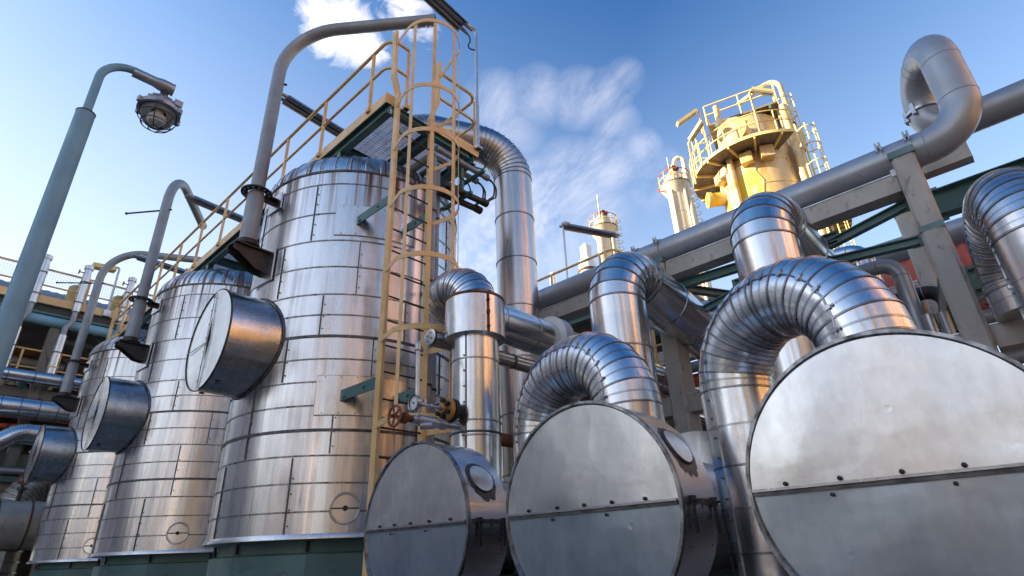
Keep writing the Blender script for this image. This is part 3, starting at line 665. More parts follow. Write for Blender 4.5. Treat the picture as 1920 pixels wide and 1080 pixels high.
# ================================================================== exchangers (drums)
DZ, DR = 1.845, .652
def make_drum(y, lab, detail=True):
    t = thing('exchanger', lab, 'heat exchanger', (3.0, y, DZ), 'round ended exchangers in front')
    ax = (1, 0, 0); o = (3.0, y, DZ)
    m = MB(); m.lathe([(DR, .0), (DR, .42), (DR - .02, .428), (.42, .43)], o, ax, 96, False, False); cov = m.build('head_cover', M['coverside'], t)
    m = MB()
    m.lathe([(DR - .022, .012), (DR - .012, -.008), (DR + .005, -.008), (DR + .007, .02), (DR + .001, .024)], o, ax, 96, False, False); m.build('rim_bead', M['rim'], cov)
    for nm, sgn in (('upper_cover_sheet', 1), ('lower_cover_sheet', -1)):
        m = MB(); n = 40; rows = 12
        # gently oil-canned half disc
        ph = random.uniform(0, 6)
        grid = []
        for j in range(rows + 1):
            rr = (DR - .016) * j / rows; row = []
            for i in range(n + 1):
                a = PI * i / n; yy, zz = rr * math.cos(a), rr * math.sin(a) * sgn
                fall = min(1, (1 - j / rows) * 3) * min(1, abs(zz) / .12)
                dx = .0032 * fall * (math.sin(3.1 * yy / DR + ph) * math.cos(2.3 * zz / DR + ph * 1.7) + .6 * math.sin(6.5 * yy / DR + 2 * ph + zz * 3))
                dx += abs(zz) * (.034 if sgn < 0 else .02)
                row.append(len(m.v)); m.v.append(V((3.0 - .004 * sgn + dx, y + yy, DZ + zz)))
            grid.append(row)
        for j in range(rows):
            for i in range(n):
                q = (grid[j][i], grid[j][i + 1], grid[j + 1][i + 1], grid[j + 1][i]); m.poly(q if sgn < 0 else q[::-1])
        m.build(nm, M['cap' if sgn > 0 else 'caplow'], cov, ang=60)
    jt = MB(); jt.bar((2.984, y - DR + .02, DZ + .004), (2.984, y + DR - .02, DZ + .004), .014, .013); jt.k = 1; jt.bar((2.99, y - DR + .02, DZ - .012), (2.99, y + DR - .02, DZ - .012), .008, .019)  # bright lip, with a dark bar below painted as its shadow line
    j0 = jt.build('lap_joint', [M['strap'], M['seam']], cov)
    for k in range(5):
        yy = (k - 2) * .225 + .02 * math.sin(k * 5 + y); m = MB(); m.dome((2.988, y + yy, DZ + .024), (-1, 0, 0), .011, .012, 8); m.build('rivet', M['dark'], j0)
        if k % 2: m = MB(); m.dome((2.993, y + yy + .05, DZ - .042), (-1, 0, 0), .009, .008, 8); m.build('rivet', M['dark'], j0)
    # side: round inspection lid, clips
    def side(u, x, e=0): a = R(u); return V((x, y - (DR + e) * math.cos(a), DZ + (DR + e) * math.sin(a)))
    m = MB(); pts = []
    for i in range(33):
        a = 2 * PI * i / 32; pts.append(side(29 + math.degrees(.115 * math.sin(a) / DR), 3.21 + .115 * math.cos(a), .004))
    m.tube(pts, .010, 6, False); lid = m.build('lid_seal', M['seam'], cov)
    rs = random.Random(int(y * 100)); m = MB(); k0 = 0
    for e_i in (0, 1):
        for i in range(64):
            a = 2 * PI * i / 64; low = max(0, -math.sin(a)); ro = .118 if e_i == 0 else .132 + .012 * rs.random() + low ** 3 * (.035 + .05 * rs.random()) + .012 * max(0, math.cos(a - 2.4))
            m.v.append(side(29 + math.degrees(ro * math.sin(a) / DR), 3.21 + min(ro, .2) * math.cos(a), .0018))
    for i in range(64): j = (i + 1) % 64; m.poly((i, j, 64 + j, 64 + i))
    m.build('soot_stain', M['soot'], lid)
    m = MB()
    for i in (2, 3, 4, 8, 12, 13):
        xx = 3.025 + .026 * i; w = .012 + .006 * rs.random(); ll = .03 + .12 * rs.random() ** 2 + (.16 if i in (3, 13) else 0); b0 = len(m.v)
        for u, xo in ((1.6, -w), (1.6, w), (-math.degrees(ll / DR), w * .5), (-math.degrees(ll / DR), -w * .4)): m.v.append(side(u, min(max(xx + xo, 3.002), 3.418), .0016))
        m.poly((b0, b0 + 1, b0 + 2, b0 + 3))
    m.build('drip_stain', M['soot'], cov)
    m = MB(); c0 = len(m.v); m.v.append(side(29, 3.21, .016))
    for p in pts[:-1]: m.v.append(p + (p - V((p.x, y, DZ))).normalized() * .008)
    for i in range(32): m.poly((c0, c0 + 1 + i, c0 + 1 + (i + 1) % 32))
    m.build('inspection_lid', M['cap'], lid)
    m = MB(); m.bar(side(0, 3.03, .006), side(0, 3.40, .006), .012, .03); m.build('side_joint', M['seam'], cov)
    for xx in (3.10, 3.36):
        m = MB(); p = side(0, xx, .015); m.box(p, (.035, .03, .05)); m.box(p + V((0, 0, -.09)), (.022, .012, .16)); m.tube([p + V((-.03, -.02, 0)), p + V((.03, -.02, 0))], .008, 6); m.build('toggle_clip', M['dark'], cov)
    m = MB(); m.lathe([(.40, .40), (.40, 4.2), (.30, 4.35), (0, 4.4)], o, ax, 48, False, False); m.build('barrel', M['coverside'], t)
    m = MB(); m.lathe([(.40, 1.55), (DR, 1.56), (DR, 2.1), (.40, 2.11)], o, ax, 72, False, False); m.build('rear_flange_cover', M['coverside'], t)
    for xx in (.9, 2.6):
        m = MB(); m.box((3 + xx, y, DZ / 2 - .1), (.2, .7, DZ - .55)); m.build('saddle', M['darkconc'], t)
    return t
M['rim'] = paint('bright_rolled_edge', (.42, .42, .43), (.10, .095, .09), .35, 13, metallic=.9)
DY = (3.90, 2.21, .53)
dr1 = make_drum(DY[0], 'smallest looking round exchanger end, left of the three, under the pressure gauge')
# a word scratched into the left exchanger's upper sheet
strokes = [[(-.2, .2), (.1, .0), (.5, -.25), (.9, -.2)], [(.15, 0), (.5, .9), (.8, 1.1), (.85, .7), (.3, -.1), (0, -.9)], [(1.0, -.05), (1.35, .1), (1.25, .3), (1.05, .1), (1.1, -.2), (1.5, -.2)], [(1.7, -.35), (1.75, .15), (1.95, .1), (2.0, -.4), (2.1, .05), (2.3, .05), (2.35, -.45)],
           [(2.75, -.1), (2.6, -.35), (2.8, -.5), (2.95, -.2), (2.75, -.1)], [(3.15, -.1), (3.1, -.6), (3.3, -.15)], [(3.6, -.35), (3.95, -.3), (3.85, -.1), (3.6, -.25), (3.65, -.6), (4.0, -.6)]]
m = MB(); w0 = atx(741, 882, 2.985)
for st in strokes: m.tube([V((2.9955, w0.y - .0255 * a, w0.z + .026 * b)) for a, b in st], .0011, 4)
cv = [c for c in KIDS(dr1) if c.name.startswith('head_cover')][0]; m.build('scratched_writing', M['white'], cv)
make_drum(DY[1], 'round exchanger end in the middle, with a lid and rusty clips on its side')
make_drum(DY[2], 'largest looking round exchanger end, cropped by the right edge of the photo')

# ================================================================== insulated ducts
def duct(name, lab, cat, pts, r, bend, n, every, group=None, straps=True, side=None, mats=None, seg=40, bead=(.008, .007), strap_on_straight=True, endcap=True):
    fp, bends = fillet(pts, bend, n)
    p2, joints, flags = split_straights(fp, bends, every)
    seg = max(seg, 56) if n < 12 else seg
    t = thing(name, lab, cat, pts[0], group)
    m = MB(); m.tube(p2, r, seg, endcap, {'at': set(joints), 'w': bead[0], 'h': bead[1]}, ref=side)
    # bends and straights share one skin: sharp gores come from the joint angles
    body = m.build('cladding', [mats or M['duct'], M['bead']], t, ang=7.2 if n < 12 else 30)
    if straps:
        for i in range(len(p2) - 1):
            a, b = p2[i], p2[i + 1]; l = (b - a).length
            if l > .35 and not strap_on_straight: continue
            if l < .04: continue
            c = (a + b) / 2; d = (b - a).normalized()
            s = MB(); s.lathe([(r - .001, -.007), (r + .002, -.007), (r + .002, .007), (r - .001, .007)], c, d, seg, False, False, ref=side)
            if side:
                sv = V(side); sv = (sv - d * sv.dot(d)).normalized(); bx = d.cross(sv)
                s.box(c + sv * (r + .008), (.012, .035, .026), (sv, bx, d))
            s.build('strap', M['strap'], body)
    if side:
        sm = MB(); path = []
        for i, p in enumerate(p2):
            d = ((p2[min(i + 1, len(p2) - 1)] - p2[max(i - 1, 0)])).normalized(); sv = V(side); sv = (sv - d * sv.dot(d)).normalized(); path.append(p + sv * (r + .002))
        sm.tube(path, .007, 6); sv0 = V(side)
        for a, b in zip(path, path[1:]):
            l = (b - a).length; k = max(1, round(l / .12)); d = (b - a).normalized(); sv = (sv0 - d * sv0.dot(d)).normalized(); bx = d.cross(sv)
            for j in range(k): sm.dome(a + (b - a) * ((j + .5) / k) + bx * .03, sv, .010, .009, 6)
        sm.build('side_seam', M['bead'], body)
    return t
# U bends on the middle and right exchangers
def ubend(p_r, p_l, ztop, zbot, lab):
    a, b = V(p_r), V(p_l); d = (b - a); d.z = 0; d.normalize(); sd = V((-d.y, d.x, 0));
    if sd.x > 0: sd = -sd
    sd = (sd + V((0, 0, .5)))
    duct('u_bend_duct', lab, 'duct', [V((a.x, a.y, DZ + .35)), V((a.x, a.y, ztop)), V((b.x, b.y, ztop)), V((b.x, b.y, zbot))], .25, .485, 6, .52, 'U bend ducts on the exchangers', side=sd, mats=M['gore'])
ubend((3.65, 2.21, 0), (3.87, 3.24, 0), 3.03, .02, 'ribbed aluminium U bend duct rising from the middle exchanger, over its left shoulder')
ubend((3.60, .587, 0), (4.0, 1.52, 0), 3.08, .02, 'largest looking ribbed aluminium U bend duct, rising from the right exchanger')
# duct with collar on the left exchanger, two elbows, then away along +X
t = duct('collared_duct', 'bright aluminium duct with rusty topped collar and elbow, standing on the left exchanger', 'duct', [(3.70, 3.9, DZ + .3), (3.70, 3.9, 4.22), (3.70, 4.52, 4.22), (9.6, 4.52, 4.22)], .237, .305, 6, .62, straps=True, bead=(.009, .007), mats=M['duct'], strap_on_straight=False)
m = MB(); m.lathe([(.238, 3.56), (.305, 3.57), (.305, 3.98)], (3.70, 3.9, 0), seg=48, cap0=False, cap1=False); col = m.build('collar', M['cap'], t)
m = MB(); m.lathe([(.305, 3.965), (.312, 3.97), (.31, 3.995), (.23, 4.0)], (3.70, 3.9, 0), seg=48, cap0=False, cap1=False); m.build('collar_rim', M['rust'], col)
th = R(252); dd = V((math.cos(th), math.sin(th), 0)); m = MB(); m.bar(V((3.70, 3.9, 3.57)) + dd * .308, V((3.70, 3.9, 3.97)) + dd * .308, .025, .01, dd)
for z in (3.62, 3.76, 3.78, 3.9): m.dome(V((3.70, 3.9, z)) + dd * .312, dd, .018, .02, 6)
m.build('collar_joint', M['rust'], col)
m = MB(); m.lathe([(.238, 5.62 - 3.7), (.33, 5.63 - 3.7), (.33, 5.80 - 3.7), (.238, 5.81 - 3.7)], (3.7, 4.52, 4.22), (1, 0, 0), 40, False, False); m.build('flange_cover', M['white'], t)
for z, a0 in ((2.62, 0),):
    m = MB(); m.lathe([(.238, z), (.246, z + .004), (.246, z + .018), (.238, z + .022)], (3.70, 3.9, 0), seg=48, cap0=False, cap1=False); m.build('lap_bead', M['seam'], t)
th = R(205); dd = V((math.cos(th), math.sin(th), 0)); m = MB(); m.bar(V((3.70, 3.9, 2.3)) + dd * .238, V((3.70, 3.9, 3.56)) + dd * .238, .014, .008, dd)
for k in range(7): m.dome(V((3.70, 3.9, 2.45 + k * .15)) + dd * .24 + V((-dd.y, dd.x, 0)) * -.02, dd, .009, .009, 6)
m.build('lap_strip', M['seam'], t)
# small repair frame low on the duct
th0, th1 = R(195), R(262); m = MB()
fr = lambda a, z: V((3.70 + .242 * math.cos(a), 3.9 + .242 * math.sin(a), z))
m.tube([fr(th0 + (th1 - th0) * i / 10, 2.60) for i in range(11)] + [fr(th1, 2.3)], .008, 6); m.build('patch_frame', M['strap'], t)

# elbow ducts farther back
dv = V((.975, -.02, -.20)).normalized()
def elbow_duct(x, y, z, lab, run):
    p = V((x, y, z)); return duct('elbow_duct', lab, 'duct', [V((x, y, 0)), p, p + dv * run], .35, .52, 7, .62, 'large elbow ducts behind the exchangers', straps=False, bead=(.014, .010), seg=44)
elbow_duct(5.7, 3.42, 5.03, 'broad aluminium elbow duct behind the middle U bend, running off to the right', 3.2)
elbow_duct(6.16, 1.68, 5.32, 'broad aluminium elbow duct standing behind the largest U bend', 3.4)
t = duct('tall_duct', 'tall weathered aluminium duct behind the ladder, its ribbed top elbow turning over the nearest vessel', 'duct', [(6.6, 5.88, 0), (6.6, 5.88, 8.74), (4.75, 6.8, 8.74), (4.75, 6.8, 6.9)], .35, [.7, .72, .5, .5], 12, .92, straps=False, bead=(.012, .012), mats=M['tallduct'], seg=44)
# right hand U duct
t = duct('u_bend_duct', 'aluminium U duct cropped by the right edge, its far leg in deep shade', 'duct', [(6.0, -.44, .02), (6.0, -.44, 4.42), (7.28, -.27, 4.42), (7.28, -.27, 3.58)], .30, .58, 8, .75, None, straps=True, bead=(.012, .010), side=(-.2, 1, 0), seg=44, mats=M['coverside'])

# ================================================================== gauge, valve and thin pipework on the left exchanger's duct
t = thing('pressure_gauge', 'round steel pressure gauge with white dial, screwed to the ochre flange', 'gauge', (2.95, 3.84, 2.80))
gx, gy, gz = 2.95, 3.845, 2.81
m = MB(); m.lathe([(.064, 0), (.068, .005), (.068, .035), (.055, .045)], (gx - .03, gy, gz), (1, 0, 0), 28, False, True); m.build('case', M['strap'], t)
m = MB(); m.lathe([(.058, 0), (.001, .0)], (gx - .022, gy, gz), (1, 0, 0), 28, False, False); dial = m.build('dial', M['dial'], t)
m = MB()
for k in range(11):
    a = R(-45 + 27 * k); p = V((gx - .0235, gy + .046 * math.cos(a), gz + .046 * math.sin(a))); m.box(p, (.001, .012, .0035), (V((1, 0, 0)), V((0, math.cos(a), math.sin(a))), V((0, -math.sin(a), math.cos(a)))))
m.build('scale_marks', M['black'], dial)
m = MB(); m.bar((gx - .025, gy - .01, gz - .008), (gx - .025, gy + .036, gz + .02), .001, .006, (1, 0, 0)); m.lathe([(.008, 0), (.008, -.004)], (gx - .024, gy, gz), (1, 0, 0), 10); m.build('needle', M['black'], dial)
m = MB(); m.lathe([(.060, 0), (.070, -.003), (.070, .004)], (gx - .031, gy, gz), (1, 0, 0), 28, False, False); m.build('bezel', M['rim'], t)
m = MB(); m.lathe([(.022, 0), (.022, .07), (.012, .07), (.012, .14), (.02, .14), (.02, .18), (.012, .18), (.012, .24), (.02, .24), (.02, .33)], (gx, gy, gz), (1, 0, 0), 10); m.box((gx + .09, gy, gz + .02), (.03, .03, .05)); m.build('stem', M['galv'], t)
t = thing('blind_flange', 'ochre painted bolted flange on the side of the collared duct', 'flange', (3.30, 3.845, 2.81))
m = MB(); m.lathe([(.10, 0), (.105, .01), (.105, .035), (.10, .045)], (3.27, gy, gz), (1, 0, 0), 32); m.lathe([(.045, -.04), (.045, 0)], (3.27, gy, gz), (1, 0, 0), 16); m.build('flange', M['ochre'], t)
m = MB(); m.lathe([(.105, 0), (.105, .045), (.09, .05)], (3.325, gy, gz), (1, 0, 0), 32); m.lathe([(.075, .04), (.08, .075)], (3.325, gy, gz), (1, 0, 0), 32, False, False); m.build('counter_flange', M['dark'], t)
for k in range(6):
    a = R(60 * k + 30); m = MB(); m.lathe([(.02, -.045), (.02, 0)], (3.27, gy + .072 * math.cos(a), gz + .072 * math.sin(a)), (1, 0, 0), 6); m.build('bolt', M['dark'], t)
t = thing('gate_valve', 'grey gate valve with a rusty red handwheel in front of the ladder foot', 'valve', (2.98, 3.86, 2.70))
vy, vz = 3.87, 2.68
m = MB(); m.lathe([(.035, 0), (.035, .05), (.048, .05), (.048, .26), (.036, .27), (.036, .30), (.05, .30), (.05, .36), (.03, .36), (.03, .56)], (2.93, vy, vz), (1, 0, 0), 16); m.tube([(3.02, vy, vz - .045), (3.1, vy - .06, vz - .04)], .035, 12); m.build('body', M['galv'], t)
m = MB(); m.lathe([(.05, 0), (.05, .03), (.03, .035), (.03, .09)], (2.84, vy, vz), (1, 0, 0), 8)
for a in range(4): m.dome((2.845, vy + .04 * math.cos(a * PI / 2 + .7), vz + .04 * math.sin(a * PI / 2 + .7)), (-1, 0, 0), .014, .02, 6)
m.lathe([(.014, -.12), (.014, 0)], (2.84, vy, vz), (1, 0, 0), 8); m.build('bonnet', M['rust'], t)
m = MB(); m.torus((2.755, vy, vz), (1, 0, 0), .085, .011, 24, 7)
for k in range(5): a = 2 * PI * k / 5; m.tube([(2.755, vy, vz), (2.755, vy + .085 * math.cos(a), vz + .085 * math.sin(a))], .009, 6)
m.lathe([(.02, -.015), (.02, .015)], (2.755, vy, vz), (1, 0, 0), 8); m.build('handwheel', M['wheelred'], t)
t = thing('thin_pipe', 'thin galvanised pipe rising from the valve to the small insulated pipe', 'pipe', (2.98, 3.87, 2.7))
tp = aty(783, 640, 3.90)
m = MB(); m.tube(fillet([(2.985, 3.87, 2.70), (tp.x, 3.89, tp.z), (tp.x + .22, 4.12, tp.z + .02)], .05, 5)[0], .021, 12); m.build('pipe', M['galv'], t)
for q in ((tp.x - .003, 3.885, tp.z - .06), (2.985, 3.87, 2.78)):
    m = MB(); m.lathe([(.03, -.03), (.03, .03)], q, (0, 0, 1), 12); m.build('union', M['galv'], t)
sp = aty(805, 632, 4.2)
t = thing('small_insulated_pipe', 'small insulated pipe with a capped end, passing behind the collared duct', 'pipe', (sp.x, 4.2, sp.z))
m = MB(); m.lathe([(.062, 0), (.085, .004), (.085, .03), (.082, .034), (.082, 6.0)], (sp.x, 4.2, sp.z), (1, 0, 0), 24, True, True, mats=[0, 1, 1, 0]); m.build('cladding', [M['duct'], M['seam']], t)
for k in range(6):
    m = MB(); m.lathe([(.082, -.008), (.087, -.006), (.087, .006), (.082, .008)], (sp.x + .5 + .7 * k, 4.2, sp.z), (1, 0, 0), 24, False, False); m.build('band', M['seam'], t)
for k in range(4):
    a = k * PI / 2 + .5; m = MB(); m.dome((sp.x - .001, 4.2 + .045 * math.cos(a), sp.z + .045 * math.sin(a)), (-1, 0, 0), .008, .006, 6); m.build('rivet', M['dark'], t)
rp = aty(945, 825, 4.6)
t = thing('rusty_pipe', 'short rusty grey pipe seen between the tall duct and the middle U bend', 'pipe', (rp.x, 4.6, rp.z))
m = MB(); m.tube([(rp.x - .6, 4.6, rp.z), (rp.x + 2.5, 4.6, rp.z)], .075, 16); m.lathe([(.12, 0), (.12, .03)], (rp.x + .5, 4.6, rp.z), (1, 0, 0), 16); m.build('pipe', M['rust'], t)

# ================================================================== concrete pipe rack, right
RX = 7.5
def column(x, y, z1, lab, w=.22, d=.42, band=None):
    t = thing('rack_column', lab, 'column', (x, y, 0), 'concrete columns of the pipe rack')
    # bevelled prism
    m = MB(); c = .03; pr = [(-d / 2 + c, -w / 2), (d / 2 - c, -w / 2), (d / 2, -w / 2 + c), (d / 2, w / 2 - c), (d / 2 - c, w / 2), (-d / 2 + c, w / 2), (-d / 2, w / 2 - c), (-d / 2, -w / 2 + c)]
    n0 = 0
    for z in (0, z1 - .09): 
        for a, b in pr: m.v.append(V((x + a, y + b, z)))
    for i in range(8): m.poly((i, (i + 1) % 8, 8 + (i + 1) % 8, 8 + i))
    m.poly(range(8, 16)); m.build('shaft', M['concrete'], t, ang=20)
    m = MB(); m.box((x, y, z1 - .045), (d + .03, w + .03, .09)); m.build('steel_cap', M['tealcap'], t)
    if band: m = MB(); m.box((x, y, band), (d + .006, w + .006, .07)); m.build('paint_band', M['tealcap'], t)
column(RX, .23, 5.86, 'nearest concrete rack column, with a pale teal steel cap under the grey pipeline', .24, .46, 4.78)
column(RX, 3.62, 5.72, 'concrete column with teal cap seen over the elbow duct behind the middle exchanger', .24, .4)
column(RX, 7.1, 5.72, 'concrete rack column mostly behind the tall duct', .24, .4)
column(10.6, .62, 6.62, 'rear concrete rack column showing left of the nearest one', .24, .4)
column(10.6, 4.0, 6.2, 'rear concrete rack column under the crossed teal braces', .24, .4)
def beam(a, b, w, h, lab, mat='concrete', cat='beam', name='rack_beam', grp='concrete beams of the pipe rack', ib=False):
    t = thing(name, lab, cat, a, grp); m = MB()
    if ib: m.ibeam(a, b, w, h, .016)
    else: m.bar(a, b, w, h)
    m.build('web' if ib else 'concrete_bar', M[mat], t, ang=20)
    if not ib:
        m = MB(); a, b = V(a), V(b); m.bar(a + V((0, 0, h / 2 + .008)), b + V((0, 0, h / 2 + .008)), w + .02, .012); m.build('top_plate', M['galv'], t)
    else:
        d = (V(b) - V(a)).normalized()
        for q in (V(a) + d * .02, V(b) - d * .02): m = MB(); m.bar(q - V((0, 0, h * .7)), q + V((0, 0, h * .7)), .02, w * 1.2, d); m.build('gusset_plate', M[mat], t)
    return t
beam((RX, .36, 5.50), (RX, 3.49, 5.50), .26, .24, 'stained concrete beam under the grey pipeline, right bay')
beam((RX, 3.75, 5.50), (RX, 6.97, 5.50), .26, .24, 'stained concrete beam under the grey pipeline, left bay beside the tall duct')
beam((RX, .36, 3.43), (RX, 6.97, 3.43), .26, .24, 'low concrete beam behind the exchangers, with a pale top plate')
beam((RX, .10, 3.45), (RX, -2.5, 3.45), .26, .24, 'low concrete beam at the right carrying the shaded duct leg')
for y, z, lab in ((.23, 4.3, 'concrete cross beam running back from the nearest column'), (3.62, 5.3, 'concrete cross beam running back over the elbow duct')):
    beam((RX + .24, y, z), (10.39, y + .38, z), .22, .26, lab)
beam((10.6, .76, 5.22), (10.6, 3.86, 5.22), .24, .26, 'rear concrete beam under the second grey pipeline')
beam((10.6, .76, 4.0), (10.6, 3.86, 4.0), .24, .26, 'rear low concrete beam under the red container')
beam((10.6, 4.14, 5.22), (10.6, 8, 5.22), .24, .26, 'rear concrete beam farther left')
# upper stub frame carrying the expansion loop
q0, q1 = atx(1650, 262, 9.0), atx(1795, 205, 9.0)
beam((8.62, .18, 6.20), (8.62, -.42, 6.20), .2, .22, 'short concrete beam high behind the loop of the grey pipeline')
column(8.62, .30, 6.30, 'stub column with pale teal cap behind the grey pipeline loop', .22, .3)
# teal steel
beam((7.62, .40, 5.30), (7.62, 3.46, 4.72), .10, .11, 'diagonal teal steel brace below the pipeline', 'teal', 'brace', 'rack_brace', 'teal braces of the pipe rack', True)
beam((7.62, .40, 4.80), (7.62, 2.6, 5.02), .10, .11, 'nearly level teal brace running left from the nearest column', 'teal', 'brace', 'rack_brace', 'teal braces of the pipe rack', True)
beam((7.62, 3.46, 5.30), (7.62, 1.2, 5.20), .10, .13, 'teal brace running right from the capped column over the elbow duct', 'teal', 'brace', 'rack_brace', 'teal braces of the pipe rack', True)
beam((7.75, 3.5, 5.32), (10.4, 2.2, 5.32), .10, .12, 'teal brace running back in plan under the rack', 'teal', 'brace', 'rack_brace', 'teal braces of the pipe rack', True)
g0, g1 = atx(1745, 388, 9.4), atx(1985, 305, 9.4)
beam((9.4, g0.y, g0.z), (9.4, -4.0, g0.z), .22, .40, 'deep teal girder at the right behind the U duct', 'teal', 'girder', 'rack_girder', None, True)
beam((9.0, .1, 4.62), (9.0, -4.0, 4.62), .2, .3, 'lower teal girder in shade at the right', 'teal', 'girder', 'rack_girder', None, True)
# pipelines
def pipeline(name, lab, pts, r, bend, n, mat, seams=(), clamps=(), group=None, seg=36, cat='pipe'):
    t = thing(name, lab, cat, pts[0], group); fp, bends = fillet(pts, bend, n) if len(pts) > 2 else ([V(p) for p in pts], [])
    m = MB(); m.tube(fp, r, seg); body = m.build('pipe_wall', mat, t)
    for bb in bends:
        for i in (bb[0], bb[-1]):
            d = (fp[min(i + 1, len(fp) - 1)] - fp[max(i - 1, 0)]).normalized()
            m = MB(); m.lathe([(r - .001, -.008), (r + .004, 0), (r - .001, .008)], fp[i], d, seg, False, False); m.build('weld_seam', M['davit'], body)
    return t
PZL = 5.88
t = pipeline('grey_pipeline', 'large grey painted pipeline with a raised loop, crossing the right half on the rack', [(RX, 14, PZL), (RX, -.48, PZL), (RX, -.48, 7.36), (8.45, -.14, 7.36), (8.45, -.14, 6.58), (8.45, -9, 6.58)], .205, [.42, .46, .44, .44, .38, .4], 14, M['greypaint'])
for y in (.42, .12, 3.95, 3.55, 7.3, 7.0):
    m = MB(); m.lathe([(.216, -.022), (.221, -.022), (.221, .022), (.216, .022)], (RX, y, PZL), (0, 1, 0), 36, False, False); m.box((RX - .2, y, PZL + .13), (.05, .06, .04)); 
    m.tube([(RX - .24, y - .02, PZL + .06), (RX - .24, y - .02, PZL + .18)], .012, 6); m.tube([(RX - .24, y + .02, PZL + .06), (RX - .24, y + .02, PZL + .18)], .012, 6); m.build('clamp', M['clamp'] if 'clamp' in M else M['greypaint'], t)
for y in (2.2, 4.6, 5.9):
    m = MB(); m.lathe([(.204, -.008), (.209, 0), (.204, .008)], (RX, y, PZL), (0, 1, 0), 36, False, False); m.build('weld_seam', M['davit'], t)
for y in (.3, 3.75, 7.15):
    m = MB(); m.box((RX - .02, y, PZL - .245), (.26, .2, .09)); m.build('shoe', M['white'], t)
m = MB(); m.lathe([(.217, -.02), (.235, -.02), (.235, .02), (.217, .02)], (8.45, -.14, 6.93), (0, 0, 1), 30, False, False)
for a in (1.9, 2.6): m.tube([(8.45 + .25 * math.cos(a), -.18 + .25 * math.sin(a), 6.85), (8.45 + .25 * math.cos(a), -.18 + .25 * math.sin(a), 7.02)], .03, 6)
m.build('loop_clamp', M['galv'], t)
p2 = atx(1640, 483, 10.6)
pipeline('grey_pipeline', 'second grey pipeline, lower and farther back, behind the level teal brace', [(10.6, 9.0, p2.z), (10.6, .78, p2.z), (10.6, -4, p2.z)], .20, .1, 1, M['greypaint'])
a = atx(1560, 515, 8.4); b = atx(1660, 497, 8.4); c = atx(1705, 600, 8.4)
pipeline('grey_elbow_pipe', 'grey painted pipe bending down beside the largest U bend', [(8.4, a.y + .8, b.z), (8.4, b.y - .12, b.z), (8.4, b.y - .12, 2.0)], .10, .22, 8, M['greypaint'], seg=24)
a = atx(1625, 500, 9.2)
pipeline('insulated_riser', 'narrow insulated riser between the second pipeline and the grey elbow pipe', [(9.2, a.y, 2), (9.2, a.y, a.z + .25), (9.2, a.y + .6, a.z + .3)], .15, .2, 5, M['duct'], seg=24)
for i, (px, py, r, mat, lab) in enumerate(((1745, 605, .07, 'galv', 'short steel pipe stub standing on the low beam, left of two'), (1772, 600, .06, 'greypaint', 'short grey capped pipe stub on the low beam beside the steel one'))):
    q = atx(px, py, 8.3); pipeline('pipe_stub', lab, [(8.3, q.y, 2.5), (8.3, q.y, q.z + .1)], r, .1, 1, M[mat], seg=16)
q = atx(1760, 575, 9.6); pipeline('dark_bent_pipe', 'dark bent pipe under the rear beam at the right', [(9.6, q.y - .1, 2.2), (9.6, q.y - .1, q.z + .25), (9.6, q.y + .9, q.z + .25)], .10, .22, 6, M['dark'], seg=16)
q = atx(1730, 580, 11.4)
for k in range(4): pipeline('rack_pipe', ('uppermost', 'second', 'third', 'lowest')[k] + ' of the dim pipes running level under the rear rack beam', [(11.4 + .2 * k, 9, q.z - .32 * k), (11.4 + .2 * k, -4, q.z - .32 * k)], .12, .1, 1, M['davit'], group='dim pipes under the rack', seg=16)
q = atx(1675, 540, 9.9); pipeline('dark_riser', 'dark vertical pipe in front of the red container', [(9.9, atx(1708, 540, 9.9).y, 2), (9.9, atx(1708, 540, 9.9).y, 5.05)], .13, .1, 1, M['davit'], seg=16)
# red container and red beams
q0 = atx(1665, 560, 12.0); q1 = atx(1725, 530, 12.0)
t = thing('red_container', 'red painted steel box glimpsed between the rear rack beams', 'container', (12, q1.y, q0.z))
m = MB(); m.box((12.8, q1.y + .2, q0.z + .05), (1.6, 2.6, 1.3))
for k in range(12): m.box((11.985, q1.y - .98 + .2 * k, q0.z + .05), (.03, .07, 1.2))
m.build('box_wall', M['red'], t); m = MB(); m.bar((11.97, q1.y - 1.1, q0.z + .68), (11.97, q1.y + 1.5, q0.z + .68), .08, .08); m.build('top_rail', M['red'], t)
q = atx(1310, 712, 9.0); beam((9.0, q.y - .8, q.z), (9.0, q.y + 1.2, q.z), .12, .2, 'red steel beam low behind the elbow duct', 'red', 'beam', 'red_beam', None, True)
# yellow ladder behind the elbow duct
q = atx(1245, 660, 8.8); t = thing('yellow_ladder', 'yellow steel ladder glimpsed low behind the elbow duct', 'ladder', (8.8, q.y, 0))
for s in (-.17, .17):
    m = MB(); m.box((8.8, q.y + s, 2.6), (.07, .05, 5.2)); m.build('stringer', M['yellow'], t)
for k in range(16):
    m = MB(); m.tube([(8.8, q.y - .17, .4 + .3 * k), (8.8, q.y + .17, .4 + .3 * k)], .018, 6); m.build('rung', M['yellow'], t)
